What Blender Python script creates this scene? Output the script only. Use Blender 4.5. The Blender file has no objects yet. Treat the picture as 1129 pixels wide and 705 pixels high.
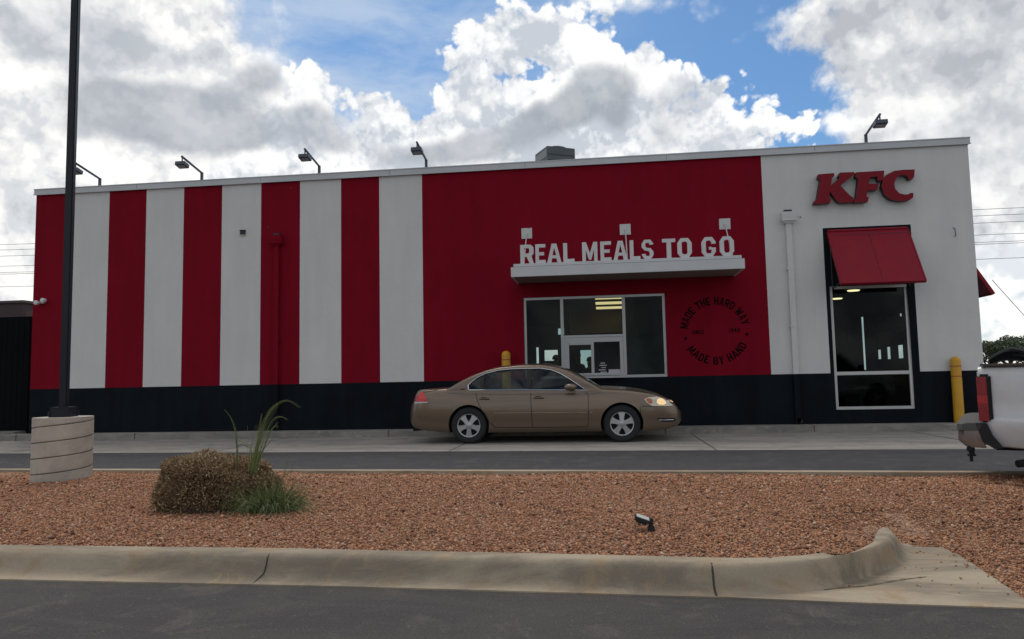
import bpy, bmesh, math, random
import numpy as np
from mathutils import Vector, Matrix
from mathutils.bvhtree import BVHTree
from mathutils.geometry import delaunay_2d_cdt, tessellate_polygon
random.seed(7); rng = np.random.default_rng(11)
PI = math.pi
scene = bpy.context.scene
COL = scene.collection

# ------------------------------------------------------------------ camera
FPX, CX, CY = 815.0, 564.5, 352.5
pitch, roll, yaw = math.radians(4.7), -0.020, math.radians(7.0)
CAM = Vector((0, -15.85, 1.156))
Fw = Vector((-math.sin(yaw)*math.cos(pitch), math.cos(yaw)*math.cos(pitch), math.sin(pitch)))
R0 = Vector((math.cos(yaw), math.sin(yaw), 0)); U0 = R0.cross(Fw)
Rt = math.cos(roll)*R0 + math.sin(roll)*U0
Up = -math.sin(roll)*R0 + math.cos(roll)*U0
cd = bpy.data.cameras.new('camera'); cam = bpy.data.objects.new('camera', cd); COL.objects.link(cam)
cam.matrix_world = Matrix(((Rt.x, Up.x, -Fw.x, CAM.x), (Rt.y, Up.y, -Fw.y, CAM.y), (Rt.z, Up.z, -Fw.z, CAM.z), (0, 0, 0, 1)))
cd.sensor_width = 36; cd.lens = FPX/1129*36; cd.clip_start = .05; cd.clip_end = 5000
scene.camera = cam
def ray(x, y): return Fw + Rt*((x-CX)/FPX) - Up*((y-CY)/FPX)
def W(x, y, Y=0.0):
    d = ray(x, y); return CAM + d*((Y-CAM.y)/d.y)
def G(x, y, z=0.0):
    d = ray(x, y); return CAM + d*((z-CAM.z)/d.z)
def azel(x, y):
    d = ray(x, y).normalized(); return math.atan2(d.x, d.y), math.asin(d.z)

# ------------------------------------------------------------------ materials
MATS = {}
class NT:
    def __init__(s, nt): s.nt = nt
    def n(s, t, **k):
        o = s.nt.nodes.new(t)
        for a, b in k.items(): setattr(o, a, b)
        return o
    def put(s, sock, v):
        if isinstance(v, bpy.types.NodeSocket): s.nt.links.new(v, sock)
        elif v is not None:
            if hasattr(sock.default_value, '__len__') and len(sock.default_value) == 4 and len(v) == 3: v = (*v, 1)
            sock.default_value = v
    def m(s, op, a, b=None, c=None, clamp=False):
        o = s.n('ShaderNodeMath', operation=op, use_clamp=clamp)
        s.put(o.inputs[0], a)
        if b is not None: s.put(o.inputs[1], b)
        if c is not None: s.put(o.inputs[2], c)
        return o.outputs[0]
    def mix(s, f, a, b, mode='MIX'):
        o = s.n('ShaderNodeMix', data_type='RGBA', blend_type=mode)
        s.put(o.inputs[0], f); s.put(o.inputs[6], a); s.put(o.inputs[7], b); return o.outputs[2]
    def noise(s, vec, scale, detail=4, rough=.5, dist=0.0):
        o = s.n('ShaderNodeTexNoise'); o.inputs['Scale'].default_value = scale; o.inputs['Detail'].default_value = detail
        o.inputs['Roughness'].default_value = rough; o.inputs['Distortion'].default_value = dist
        if vec is not None: s.put(o.inputs['Vector'], vec)
        return o.outputs[0]
    def ss(s, v, a, b):
        o = s.n('ShaderNodeMapRange', interpolation_type='SMOOTHSTEP'); s.put(o.inputs[0], v)
        o.inputs[1].default_value = a; o.inputs[2].default_value = b; return o.outputs[0]
    def lerp(s, v, a, b, c, d):
        o = s.n('ShaderNodeMapRange'); s.put(o.inputs[0], v)
        for i, q in enumerate((a, b, c, d)): o.inputs[i+1].default_value = q
        return o.outputs[0]

def mat(name, col, rough=.6, metal=0.0, var=0.0, vs=3.0, bump=0.0, bs=40.0, spec=.5, col2=None, c2s=1.0, c2r=(.45, .65), coat=0.0, emit=None, es=1.0, stretch=None):
    if name in MATS: return MATS[name]
    m = bpy.data.materials.new(name); m.use_nodes = True; t = NT(m.node_tree)
    b = m.node_tree.nodes['Principled BSDF']
    tc = t.n('ShaderNodeTexCoord'); v = tc.outputs['Object']
    if stretch:
        mp = t.n('ShaderNodeMapping'); mp.inputs['Scale'].default_value = stretch; t.put(mp.inputs[0], v); v = mp.outputs[0]
    c = (*col, 1)
    if col2 is not None:
        c = t.mix(t.ss(t.noise(v, c2s, 5, .6), *c2r), c, (*col2, 1))
    if var > 0:
        f = t.lerp(t.noise(v, vs, 6, .6), .3, .7, 1-var, 1+var)
        cmb = t.n('ShaderNodeCombineXYZ')
        for i in range(3): t.put(cmb.inputs[i], f)
        c = t.mix(1.0, c, cmb.outputs[0], 'MULTIPLY')
    t.put(b.inputs['Base Color'], c)
    b.inputs['Roughness'].default_value = rough; b.inputs['Metallic'].default_value = metal
    b.inputs['Specular IOR Level'].default_value = spec
    if coat: b.inputs['Coat Weight'].default_value = coat; b.inputs['Coat Roughness'].default_value = .05
    if bump > 0:
        bn = t.n('ShaderNodeBump'); bn.inputs['Strength'].default_value = bump; bn.inputs['Distance'].default_value = .01
        t.put(bn.inputs['Height'], t.noise(v, bs, 4, .6)); t.put(b.inputs['Normal'], bn.outputs[0])
    if emit: b.inputs['Emission Color'].default_value = (*emit, 1); b.inputs['Emission Strength'].default_value = es
    MATS[name] = m; return m
def glassmat(name, tint, rough=.0, ior=1.5, refl=.5):
    m = bpy.data.materials.new(name); m.use_nodes = True; t = NT(m.node_tree); nt = m.node_tree
    nt.nodes.remove(nt.nodes['Principled BSDF']); out = nt.nodes['Material Output']
    tr = t.n('ShaderNodeBsdfTransparent'); tr.inputs[0].default_value = (*tint, 1)
    gl = t.n('ShaderNodeBsdfGlossy'); gl.inputs['Roughness'].default_value = rough; gl.inputs[0].default_value = (refl, refl, refl, 1)
    fr = t.n('ShaderNodeFresnel'); fr.inputs[0].default_value = ior
    mx = t.n('ShaderNodeMixShader'); t.put(mx.inputs[0], fr.outputs[0])
    nt.links.new(tr.outputs[0], mx.inputs[1]); nt.links.new(gl.outputs[0], mx.inputs[2]); nt.links.new(mx.outputs[0], out.inputs[0])
    return m
def islandmat(name, cols, rough=.8, trans=0.0):
    m = bpy.data.materials.new(name); m.use_nodes = True; t = NT(m.node_tree); b = m.node_tree.nodes['Principled BSDF']
    g = t.n('ShaderNodeNewGeometry'); r = t.n('ShaderNodeValToRGB')
    t.put(r.inputs[0], g.outputs['Random Per Island'])
    e = r.color_ramp.elements
    while len(e) < len(cols): e.new(.5)
    for i, c in enumerate(cols): e[i].position = i/(len(cols)-1); e[i].color = (*c, 1)
    t.put(b.inputs['Base Color'], r.outputs[0]); b.inputs['Roughness'].default_value = rough
    return m

def stucco(name, col, streak=.05):
    m = bpy.data.materials.new(name); m.use_nodes = True; t = NT(m.node_tree); b = m.node_tree.nodes['Principled BSDF']
    v = t.n('ShaderNodeTexCoord').outputs['Object']
    mp = t.n('ShaderNodeMapping'); mp.inputs['Scale'].default_value = (2.2, 2, .25); t.put(mp.inputs[0], v)
    f = t.lerp(t.noise(mp.outputs[0], 1.6, 5, .6), .3, .7, 1-streak, 1+streak)
    f2 = t.lerp(t.noise(v, .9, 5, .65), .3, .7, 1-streak, 1+streak)
    f3 = t.lerp(t.noise(v, 60, 2, .6), .3, .7, .97, 1.03)
    f = t.m('MULTIPLY', t.m('MULTIPLY', f, f2), f3)
    sep = t.n('ShaderNodeSeparateXYZ'); t.put(sep.inputs[0], v)
    c = t.n('ShaderNodeCombineXYZ')
    for i in range(3): t.put(c.inputs[i], f)
    t.put(b.inputs['Base Color'], t.mix(1.0, (*col, 1), c.outputs[0], 'MULTIPLY'))
    b.inputs['Roughness'].default_value = .85; b.inputs['Specular IOR Level'].default_value = .12
    h = t.m('ADD', t.m('MULTIPLY', t.noise(v, 90, 3, .6), .4), t.noise(v, 9, 3, .5))
    bn = t.n('ShaderNodeBump'); bn.inputs['Strength'].default_value = .35; bn.inputs['Distance'].default_value = .012
    t.put(bn.inputs['Height'], h); t.put(b.inputs['Normal'], bn.outputs[0])
    MATS[name] = m; return m

M_WHITE = stucco('white_stucco', (.62, .62, .60), .035)
M_RED = stucco('red_stucco', (.195, .0028, .0135), .07)
M_BAND = stucco('navy_stucco', (.0062, .0088, .0125), .22)
M_BLK = mat('black_trim', (.012, .014, .018), .5, var=.15)
M_COPING = mat('coping_metal', (.50, .52, .53), .45, var=.06, vs=1.5)
M_ALU = mat('aluminium', (.40, .41, .41), .4, .5, var=.06)
M_ALU2 = mat('pale_aluminium', (.52, .52, .50), .45, .25, var=.06)
M_INT = mat('interior_wall', (.10, .085, .07), .8, var=.1)
M_INT2 = mat('interior_dark', (.035, .035, .035), .8)
M_TILE = mat('interior_floor', (.06, .05, .045), .4)
M_TAN = mat('interior_tan', (.30, .24, .16), .8)
M_LAMPY = mat('ceiling_lamp_glow', (.9, .8, .6), .5, emit=(1, .70, .34), es=1.6)
M_LAMPW = mat('spot_glow', (.9, .8, .6), .5, emit=(1, .72, .4), es=3.0)
M_GLASS = glassmat('window_glass', (.60, .68, .66), .0, 1.5, .22)
M_CARGLASS = glassmat('car_glass', (.70, .76, .74), .0, 1.45, .6)
M_YEL = mat('yellow_paint', (.58, .30, .015), .45, var=.10, vs=6, col2=(.42, .23, .03), c2s=9, c2r=(.62, .75))
M_YRED = mat('red_tape', (.35, .03, .02), .5)
M_STEELP = mat('pole_paint', (.006, .008, .014), .42, 0.0, var=.25, vs=4, spec=.35)
M_FIX = mat('fixture_paint', (.05, .06, .09), .45, var=.15)
M_CONC = mat('pier_concrete', (.46, .41, .34), .9, var=.16, vs=5, bump=.5, bs=60, col2=(.38, .335, .28), c2s=2.2)

def concrete(name, a, b_, c_, sc=1.0, bstr=.35, speck=.35):
    m = bpy.data.materials.new(name); m.use_nodes = True; t = NT(m.node_tree); b = m.node_tree.nodes['Principled BSDF']
    v = t.n('ShaderNodeTexCoord').outputs['Object']
    mp = t.n('ShaderNodeMapping'); mp.inputs['Scale'].default_value = (.35, 1.6, 1); t.put(mp.inputs[0], v)
    c = t.mix(t.ss(t.noise(mp.outputs[0], 1.7*sc, 8, .70, .5), .43, .60), (*a, 1), (*b_, 1))
    c = t.mix(t.ss(t.noise(v, 3.4*sc, 8, .75, .6), .50, .66), c, (*c_, 1))
    sp = t.ss(t.noise(v, 70, 3, .7), .62, .74)
    c = t.mix(t.m('MULTIPLY', sp, speck), c, (.05, .045, .04, 1))
    f = t.lerp(t.noise(v, 220, 2, .6), .3, .7, .88, 1.12)
    cm = t.n('ShaderNodeCombineXYZ')
    for i in range(3): t.put(cm.inputs[i], f)
    t.put(b.inputs['Base Color'], t.mix(1.0, c, cm.outputs[0], 'MULTIPLY'))
    b.inputs['Roughness'].default_value = .9; b.inputs['Specular IOR Level'].default_value = .25
    bn = t.n('ShaderNodeBump'); bn.inputs['Strength'].default_value = bstr; bn.inputs['Distance'].default_value = .006
    t.put(bn.inputs['Height'], t.m('ADD', t.noise(v, 120, 3, .7), t.noise(v, 12, 4, .6))); t.put(b.inputs['Normal'], bn.outputs[0])
    MATS[name] = m; return m
M_KERB = concrete('kerb_concrete', (.37, .305, .22), (.225, .188, .14), (.33, .24, .15), 1.0)
M_LANE = concrete('lane_concrete', (.34, .31, .27), (.26, .24, .215), (.22, .205, .19), .8, .2, .15)
M_WALK = concrete('walk_concrete', (.26, .245, .215), (.19, .18, .165), (.30, .28, .24), 1.2, .3, .2)
def asphalt(name, base, light, dark):
    m = bpy.data.materials.new(name); m.use_nodes = True; t = NT(m.node_tree); b = m.node_tree.nodes['Principled BSDF']
    v = t.n('ShaderNodeTexCoord').outputs['Object']
    mp = t.n('ShaderNodeMapping'); mp.inputs['Scale'].default_value = (.4, 1.5, 1); mp.inputs['Rotation'].default_value = (0, 0, .1); t.put(mp.inputs[0], v)
    c = t.mix(t.ss(t.noise(mp.outputs[0], 1.6, 9, .72, .8), .42, .60), (*base, 1), (*dark, 1))
    c = t.mix(t.ss(t.noise(v, 2.8, 9, .75, .5), .50, .66), c, (*light, 1))
    c = t.mix(t.m('MULTIPLY', t.ss(t.noise(v, 30, 6, .85), .59, .66), .75), c, (.22, .19, .16, 1))
    mp2 = t.n('ShaderNodeMapping'); mp2.inputs['Scale'].default_value = (9, .7, 1); mp2.inputs['Rotation'].default_value = (0, 0, -.5); t.put(mp2.inputs[0], v)
    c = t.mix(t.m('MULTIPLY', t.ss(t.noise(mp2.outputs[0], 3.0, 3, .5), .70, .76), .35), c, (.20, .18, .15, 1))
    f = t.lerp(t.noise(v, 85, 5, .85), .34, .66, .45, 1.55)
    cm = t.n('ShaderNodeCombineXYZ')
    for i in range(3): t.put(cm.inputs[i], f)
    t.put(b.inputs['Base Color'], t.mix(1.0, c, cm.outputs[0], 'MULTIPLY'))
    b.inputs['Roughness'].default_value = .82; b.inputs['Specular IOR Level'].default_value = .35
    bn = t.n('ShaderNodeBump'); bn.inputs['Strength'].default_value = .6; bn.inputs['Distance'].default_value = .006
    t.put(bn.inputs['Height'], t.noise(v, 180, 3, .7)); t.put(b.inputs['Normal'], bn.outputs[0])
    MATS[name] = m; return m
M_ASPH = asphalt('worn_asphalt', (.054, .048, .044), (.076, .066, .058), (.041, .037, .036))
M_ASPH2 = asphalt('lane_asphalt', (.036, .035, .038), (.060, .058, .058), (.026, .026, .029))
def gravelmat():
    m = bpy.data.materials.new('gravel_bed'); m.use_nodes = True; t = NT(m.node_tree); b = m.node_tree.nodes['Principled BSDF']
    v = t.n('ShaderNodeTexCoord').outputs['Object']
    vo = t.n('ShaderNodeTexVoronoi'); vo.inputs['Scale'].default_value = 62; t.put(vo.inputs['Vector'], v)
    r = t.n('ShaderNodeValToRGB'); sp = t.n('ShaderNodeSeparateColor'); t.put(sp.inputs[0], vo.outputs['Color']); t.put(r.inputs[0], sp.outputs[0])
    e = r.color_ramp.elements; e.new(.5); e.new(.8)
    for i, (p, c) in enumerate([(0, (.12, .06, .035)), (.5, (.29, .15, .08)), (.8, (.40, .23, .13)), (1, (.5, .34, .23))]): e[i].position = p; e[i].color = (*c, 1)
    t.put(b.inputs['Base Color'], r.outputs[0]); b.inputs['Roughness'].default_value = .9
    bn = t.n('ShaderNodeBump'); bn.inputs['Strength'].default_value = 1; bn.inputs['Distance'].default_value = .02; bn.invert = True
    t.put(bn.inputs['Height'], vo.outputs['Distance']); t.put(b.inputs['Normal'], bn.outputs[0]); return m
M_GRAV = gravelmat()
M_PEB = islandmat('pebbles', [(.04, .018, .009), (.37, .155, .076), (.47, .225, .118), (.23, .090, .042), (.53, .29, .165), (.40, .185, .093), (.11, .046, .022), (.60, .42, .29)], .9)

# ------------------------------------------------------------------ mesh builder
class MB:
    def __init__(s): s.v = []; s.f = []; s.mi = []
    def add(s, vs, fs, mi=0):
        o = len(s.v); s.v += [tuple(p) for p in vs]
        for f in fs: s.f.append(tuple(i+o for i in f)); s.mi.append(mi)
        return s
    def box(s, a, b, mi=0, rot=None):
        x0, y0, z0 = a; x1, y1, z1 = b
        vs = [Vector(p) for p in ((x0,y0,z0),(x1,y0,z0),(x1,y1,z0),(x0,y1,z0),(x0,y0,z1),(x1,y0,z1),(x1,y1,z1),(x0,y1,z1))]
        if rot is not None:
            c = Vector(((x0+x1)/2, (y0+y1)/2, (z0+z1)/2)); vs = [c + rot @ (p-c) for p in vs]
        return s.add(vs, [(0,3,2,1),(4,5,6,7),(0,1,5,4),(1,2,6,5),(2,3,7,6),(3,0,4,7)], mi)
    def tube(s, pts, r, n=8, mi=0, cap=True):
        pts = [Vector(p) for p in pts]; rs = r if hasattr(r, '__len__') else [r]*len(pts)
        rings = []; prev = None
        for i, p in enumerate(pts):
            d = (pts[min(i+1, len(pts)-1)] - pts[max(i-1, 0)]).normalized()
            if prev is None:
                a = d.cross(Vector((0, 0, 1)));
                if a.length < 1e-3: a = d.cross(Vector((1, 0, 0)))
                a.normalize()
            else: a = (prev - d*prev.dot(d)).normalized()
            prev = a; b = d.cross(a)
            rings.append([p + (a*math.cos(2*PI*k/n) + b*math.sin(2*PI*k/n))*rs[i] for k in range(n)])
        return s.loft(rings, mi, cap)
    def loft(s, rings, mi=0, cap=True, closed=True):
        n = len(rings[0]); vs = [p for r in rings for p in r]; fs = []
        for i in range(len(rings)-1):
            for k in range(n if closed else n-1):
                fs.append((i*n+k, i*n+(k+1) % n, (i+1)*n+(k+1) % n, (i+1)*n+k))
        if cap: fs.append(tuple(range(n-1, -1, -1))); fs.append(tuple((len(rings)-1)*n+k for k in range(n)))
        return s.add(vs, fs, mi)
    def lathe(s, prof, c, axis='z', n=32, mi=0, cap=True):
        rings = []
        for r, h in prof:
            ring = []
            for k in range(n):
                a = 2*PI*k/n; x, y = r*math.cos(a), r*math.sin(a)
                p = {'z': (x, y, h), 'y': (x, h, y), 'x': (h, x, y)}[axis]
                ring.append(Vector(c)+Vector(p))
            rings.append(ring)
        return s.loft(rings, mi, cap)
    def prism(s, poly, fn, d0, d1, mi=0, side_mi=None):
        """poly 2-D points; fn(u, v, d) -> 3-D"""
        tr = [tuple(t) for t in tessellate_polygon([[Vector((p[0], p[1], 0)) for p in poly]])]; n = len(poly)
        s.add([fn(p[0], p[1], d0) for p in poly], tr, mi)
        s.add([fn(p[0], p[1], d1) for p in poly], [t[::-1] for t in tr], mi if side_mi is None else side_mi)
        s.add([fn(p[0], p[1], d0) for p in poly]+[fn(p[0], p[1], d1) for p in poly], [(i, i+n, (i+1) % n+n, (i+1) % n) for i in range(n)], mi if side_mi is None else side_mi)
        return s
    def build(s, name, mats, parent=None, smooth=35, recalc=True, bevel=0.0):
        me = bpy.data.meshes.new(name)
        off = parent.location if parent is not None else Vector((0, 0, 0))
        if parent is not None and parent.get('_abs'): off = Vector(parent['_abs'])
        me.from_pydata([tuple(Vector(p)-off) for p in s.v], [], s.f)
        if not isinstance(mats, (list, tuple)): mats = [mats]
        for m in mats: me.materials.append(m)
        me.polygons.foreach_set('material_index', s.mi)
        if recalc:
            bm = bmesh.new(); bm.from_mesh(me); bmesh.ops.remove_doubles(bm, verts=bm.verts, dist=1e-5)
            bmesh.ops.recalc_face_normals(bm, faces=bm.faces)
            if bevel > 0:
                es = [e for e in bm.edges if len(e.link_faces) == 2 and e.calc_face_angle(0) > .6]
                bmesh.ops.bevel(bm, geom=es, offset=bevel, segments=2, affect='EDGES', clamp_overlap=True)
            bm.to_mesh(me); bm.free()
        if smooth:
            me.polygons.foreach_set('use_smooth', [True]*len(me.polygons)); me.set_sharp_from_angle(angle=math.radians(smooth))
        me.update(); o = bpy.data.objects.new(name, me); COL.objects.link(o)
        if parent is not None: o.parent = parent
        return o
def sub(o, p):   # make mesh object o (child coordinates in the thing's frame) a child of part p
    o.parent = p; return o
def tag(o, label, cat, group=None, kind=None):
    if label: o['label'] = label
    if cat: o['category'] = cat
    if group: o['group'] = group
    if kind: o['kind'] = kind
    return o
def thing(name, label, cat, loc=(0, 0, 0), group=None):
    o = bpy.data.objects.new(name, None); COL.objects.link(o); o.location = loc; o.empty_display_size = .2
    return tag(o, label, cat, group)
def part_build(mb, name, mats, part, **k):   # sub-part: part sits at its thing's origin, unrotated
    root = part.parent; o = mb.build(name, mats, root, **k); o.parent = part; return o
def copy_tree(o, parent=None):
    c = o.copy(); COL.objects.link(c)
    if parent is not None: c.parent = parent
    for ch in [q for q in ALLCH(o)]: copy_tree(ch, c)
    return c
def ALLCH(o): return [q for q in list(bpy.data.objects) if q.parent == o]
def struct(o, kind='structure'): o['kind'] = kind; return o
def boolean(o, cutter_mb, op='DIFFERENCE'):
    c = cutter_mb.build('cutter', M_BLK, None, smooth=0)
    md = o.modifiers.new('b', 'BOOLEAN'); md.object = c; md.operation = op; md.solver = 'EXACT'
    dg = bpy.context.evaluated_depsgraph_get(); dg.update()
    me = bpy.data.meshes.new_from_object(o.evaluated_get(dg)); o.modifiers.clear(); old = o.data; o.data = me
    me.polygons.foreach_set('use_smooth', [True]*len(me.polygons)); me.set_sharp_from_angle(angle=math.radians(35))
    cm = c.data; bpy.data.objects.remove(c); bpy.data.meshes.remove(cm); bpy.data.meshes.remove(old); return o
def text_geo(ch, thick=.0):
    cu = bpy.data.curves.new('t', 'FONT'); cu.body = ch; cu.size = 1; cu.offset = thick; cu.resolution_u = 6
    o = bpy.data.objects.new('t', cu); COL.objects.link(o)
    dg = bpy.context.evaluated_depsgraph_get(); dg.update()
    me = bpy.data.meshes.new_from_object(o.evaluated_get(dg))
    vs = [(v.co.x, v.co.y) for v in me.vertices]; fs = [tuple(p.vertices) for p in me.polygons]
    bpy.data.objects.remove(o); bpy.data.curves.remove(cu); bpy.data.meshes.remove(me)
    x0 = min(v[0] for v in vs); x1 = max(v[0] for v in vs); y0 = min(v[1] for v in vs); y1 = max(v[1] for v in vs)
    return [((v[0]-x0)/(x1-x0), (v[1]-y0)/(y1-y0)) for v in vs], fs, (x1-x0)/(y1-y0)

# ------------------------------------------------------------------ block lettering (outer outline + holes as overlapping-free cells)
def R_(x0, y0, x1, y1): return [(x0, y0), (x1, y0), (x1, y1), (x0, y1)]
def ring(x0, y0, x1, y1, t, tv, ch, gap=None):
    """squared-off O with chamfered corners; gap=(ya, yb) opens the right side"""
    o = [(x0+ch, y0), (x1-ch, y0), (x1, y0+ch), (x1, y1-ch), (x1-ch, y1), (x0+ch, y1), (x0, y1-ch), (x0, y0+ch)]
    a0, b0, a1, b1 = x0+t, y0+tv, x1-t, y1-tv; c = ch*.35
    i = [(a0+c, b0), (a1-c, b0), (a1, b0+c), (a1, b1-c), (a1-c, b1), (a0+c, b1), (a0, b1-c), (a0, b0+c)]
    P = []
    for k in range(8):
        q = (k+1) % 8
        if gap and k == 2:
            P.append([o[2], (x1, gap[0]), (a1, gap[0]), i[2]]); P.append([(x1, gap[1]), o[3], i[3], (a1, gap[1])])
        else: P.append([o[k], o[q], i[q], i[k]])
    return P
T = .30; V = .17
LET = {
 'E': [[(0,0),(1,0),(1,V),(T+.04,V),(T+.04,.42),(.86,.42),(.86,.58),(T+.04,.58),(T+.04,1-V),(1,1-V),(1,1),(0,1)]],
 'F': [[(0,0),(T+.04,0),(T+.04,.42),(.86,.42),(.86,.58),(T+.04,.58),(T+.04,1-V),(1,1-V),(1,1),(0,1)]],
 'L': [[(0,0),(1,0),(1,V),(T+.06,V),(T+.06,1),(0,1)]],
 'T': [[(.33,0),(.67,0),(.67,1-V),(1,1-V),(1,1),(0,1),(0,1-V),(.33,1-V)]],
 'I': [R_(0,0,1,1)],
 'A': [[(0,0),(.27,0),(.33,.22),(.67,.22),(.73,0),(1,0),(.68,1),(.5,1),(.5,.78),(.61,.37),(.39,.37),(.5,.78),(.5,1),(.32,1)]],
 'M': [[(0,0),(.23,0),(.23,.62),(.42,.1),(.58,.1),(.77,.62),(.77,0),(1,0),(1,1),(.74,1),(.5,.42),(.26,1),(0,1)]],
 'N': [[(0,0),(.28,0),(.28,.56),(.70,0),(1,0),(1,1),(.72,1),(.72,.44),(.30,1),(0,1)]],
 'H': [[(0,0),(T,0),(T,.42),(1-T,.42),(1-T,0),(1,0),(1,1),(1-T,1),(1-T,.58),(T,.58),(T,1),(0,1)]],
 'W': [[(.14,0),(.36,0),(.5,.5),(.64,0),(.86,0),(1,1),(.79,1),(.73,.42),(.58,.95),(.42,.95),(.27,.42),(.21,1),(0,1)]],
 'Y': [[(.34,0),(.66,0),(.66,.4),(1,1),(.70,1),(.5,.62),(.30,1),(0,1),(.34,.4)]],
 'O': ring(0,0,1,1,T,V,.24), '0': ring(0,0,1,1,T,V,.24),
 'C': ring(0,0,1,1,T,V,.24,(.36,.64)),
 'G': ring(0,0,1,1,T,V,.24,(.46,.66)) + [R_(.52,.36,1-T,.50)],
 'D': [[(0,0),(T,0),(T,1),(0,1)], [(T,0),(.74,0),(.62,V),(T,V)], [(.74,0),(1,.22),(.70,.28),(.62,V)], [(1,.22),(1,.78),(.70,.72),(.70,.28)], [(1,.78),(.74,1),(.62,1-V),(.70,.72)], [(.74,1),(T,1),(T,1-V),(.62,1-V)]],
 'R': [[(0,0),(T,0),(T,1),(0,1)], [(T,1-V),(.62,1-V),(.78,1),(T,1)], [(.62,1-V),(.68,.77),(1,.86),(.78,1)], [(.68,.77),(.68,.60),(1,.52),(1,.86)], [(.68,.60),(.62,.54),(.84,.42),(1,.52)], [(T,.54),(T,.38),(.46,.38),(.84,.42),(.62,.54)], [(.46,.38),(.70,0),(1,0),(.84,.42)]],
 'B': [[(0,0),(T,0),(T,1),(0,1)], [(T,1-V),(.62,1-V),(.78,1),(T,1)], [(.62,1-V),(.66,.77),(.98,.88),(.78,1)], [(.66,.77),(.66,.64),(.98,.60),(.98,.88)], [(.66,.64),(.60,.58),(.86,.51),(.98,.60)], [(T,.58),(T,.44),(.60,.44),(.86,.51),(.60,.58)], [(.60,.44),(.68,.38),(1,.40),(.86,.51)], [(.68,.38),(.68,.24),(1,.14),(1,.40)], [(.68,.24),(.62,V),(.80,0),(1,.14)], [(T,0),(.80,0),(.62,V),(T,V)]],
 'S': [[(.24,1),(0,.80),(.32,.76),(.36,1-V+.01),(.64,1-V+.01),(.76,1)], [(.76,1),(.64,.84),(.68,.74),(1,.76),(1,.80)], [(0,.80),(0,.62),(.24,.46),(.42,.58),(.32,.66),(.32,.76)], [(.24,.46),(.58,.42),(.76,.56),(.42,.58)], [(.58,.42),(.68,.34),(1,.38),(.76,.56)], [(.68,.34),(.68,.24),(1,.20),(1,.38)], [(.68,.24),(.64,V-.01),(.76,0),(1,.20)], [(.64,V-.01),(.36,V-.01),(.24,0),(.76,0)], [(.36,V-.01),(.32,.27),(0,.27),(0,.20),(.24,0)]],
 '1': [[(.38,0),(.78,0),(.78,1),(.45,1),(.1,.82),(.1,.68),(.38,.78)]],
 '9': [[(.7,.5),(1,.5),(1,.24),(.76,0),(.24,0),(0,.22),(.3,.25),(.4,V),(.6,V),(.7,.26)]] + [p for p in ring(0,.42,1,1,T,V*.8,.2)],
 '4': [[(.56,0),(.84,0),(.84,.22),(1,.22),(1,.36),(.84,.36),(.84,1),(.52,1),(0,.36),(0,.22),(.56,.22)]],
}
LET['A'] = [[(0,0),(.28,0),(.345,.24),(.365,.39),(.5,.80),(.5,1),(.33,1)], [(.345,.24),(.655,.24),(.635,.39),(.365,.39)], [(.635,.39),(.655,.24),(.72,0),(1,0),(.67,1),(.5,1),(.5,.80)]]
WID = {'M': 1.25, 'W': 1.35, 'I': .36, '1': .6, 'A': 1.1}
def letter(mb, ch, fn, d0, d1, mi=0, side=None):
    for p in LET[ch]: mb.prism(p, fn, d0, d1, mi, side)

# ================================================================== GROUND
g = MB(); g.add([(-900, -900, -.02), (900, -900, -.02), (900, 1500, -.02), (-900, 1500, -.02)], [(0, 1, 2, 3)])
struct(g.build('ground', mat('dry_ground', (.16, .13, .09), .95, var=.3, vs=.3), recalc=False))
g = MB(); g.add([(-60, -60, 0), (60, -60, 0), (60, 40, 0), (-60, 40, 0)], [(0, 1, 2, 3)])
struct(g.build('parking_lot', M_ASPH, recalc=False))
# drive-through lane: concrete strip next to the kerb, asphalt strip beyond it
def lineY(pa, pb, z=0):
    a, b = G(*pa, z), G(*pb, z); k = (b.y-a.y)/(b.x-a.x); return lambda X: a.y + k*(X-a.x)
L1 = lineY((0, 500.4), (1000, 495.9)); L2 = lineY((0, 517.0), (1060, 519.6), .10)
L1 = (lambda f: (lambda X: f(X)))(L1)
g = MB(); X0, X1 = -34, 30
g.add([(X0, L1(X0), .004), (X1, L1(X1), .004), (X1, -.42, .004), (X0, -.42, .004)], [(0, 1, 2, 3)])
struct(g.build('concrete_lane', M_LANE, recalc=False))
# transverse joints of the concrete lane
g = MB()
for X in (-15.4, -11.1, -6.9, -2.6, 1.7, 5.9, 10.2): g.add([(X, L1(X), .008), (X+.02, L1(X), .008), (X+.02, -.43, .008), (X, -.43, .008)], [(0, 1, 2, 3)])
struct(g.build('pavement_joints', mat('joint_dark', (.05, .045, .04), .9), recalc=False))
g = MB(); g.add([(X0, L2(X0), .004), (X1, L2(X1), .004), (X1, L1(X1), .004), (X0, L1(X0), .004)], [(0, 1, 2, 3)])
struct(g.build('road', M_ASPH2, recalc=False))
# raised walk along the wall, a step of 0.14 m
g = MB(); g.loft([[(X, 0.0, .002), (X, 0.0, .143), (X, -.40, .140), (X, -.425, .128), (X, -.435, .002)] for X in np.linspace(-24, 14, 77)], cap=True)
struct(g.build('pavement', M_WALK))
g = MB()
for X in np.arange(-22, 14, 2.9): g.box((X, -.438, .02), (X+.012, -.05, .1445))
struct(g.build('pavement_seams', MATS['joint_dark']))
# far kerb of the gravel bed
g = MB()
rows = []
for X in np.linspace(-30, 5.4, 60):
    y = L2(X); rows.append([(X, y+.06, .0), (X, y+.055, .085), (X, y+.03, .1), (X, y-.11, .1), (X, y-.12, .02)])
g.loft(rows, cap=True); struct(g.build('far_kerb', M_KERB))
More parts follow.
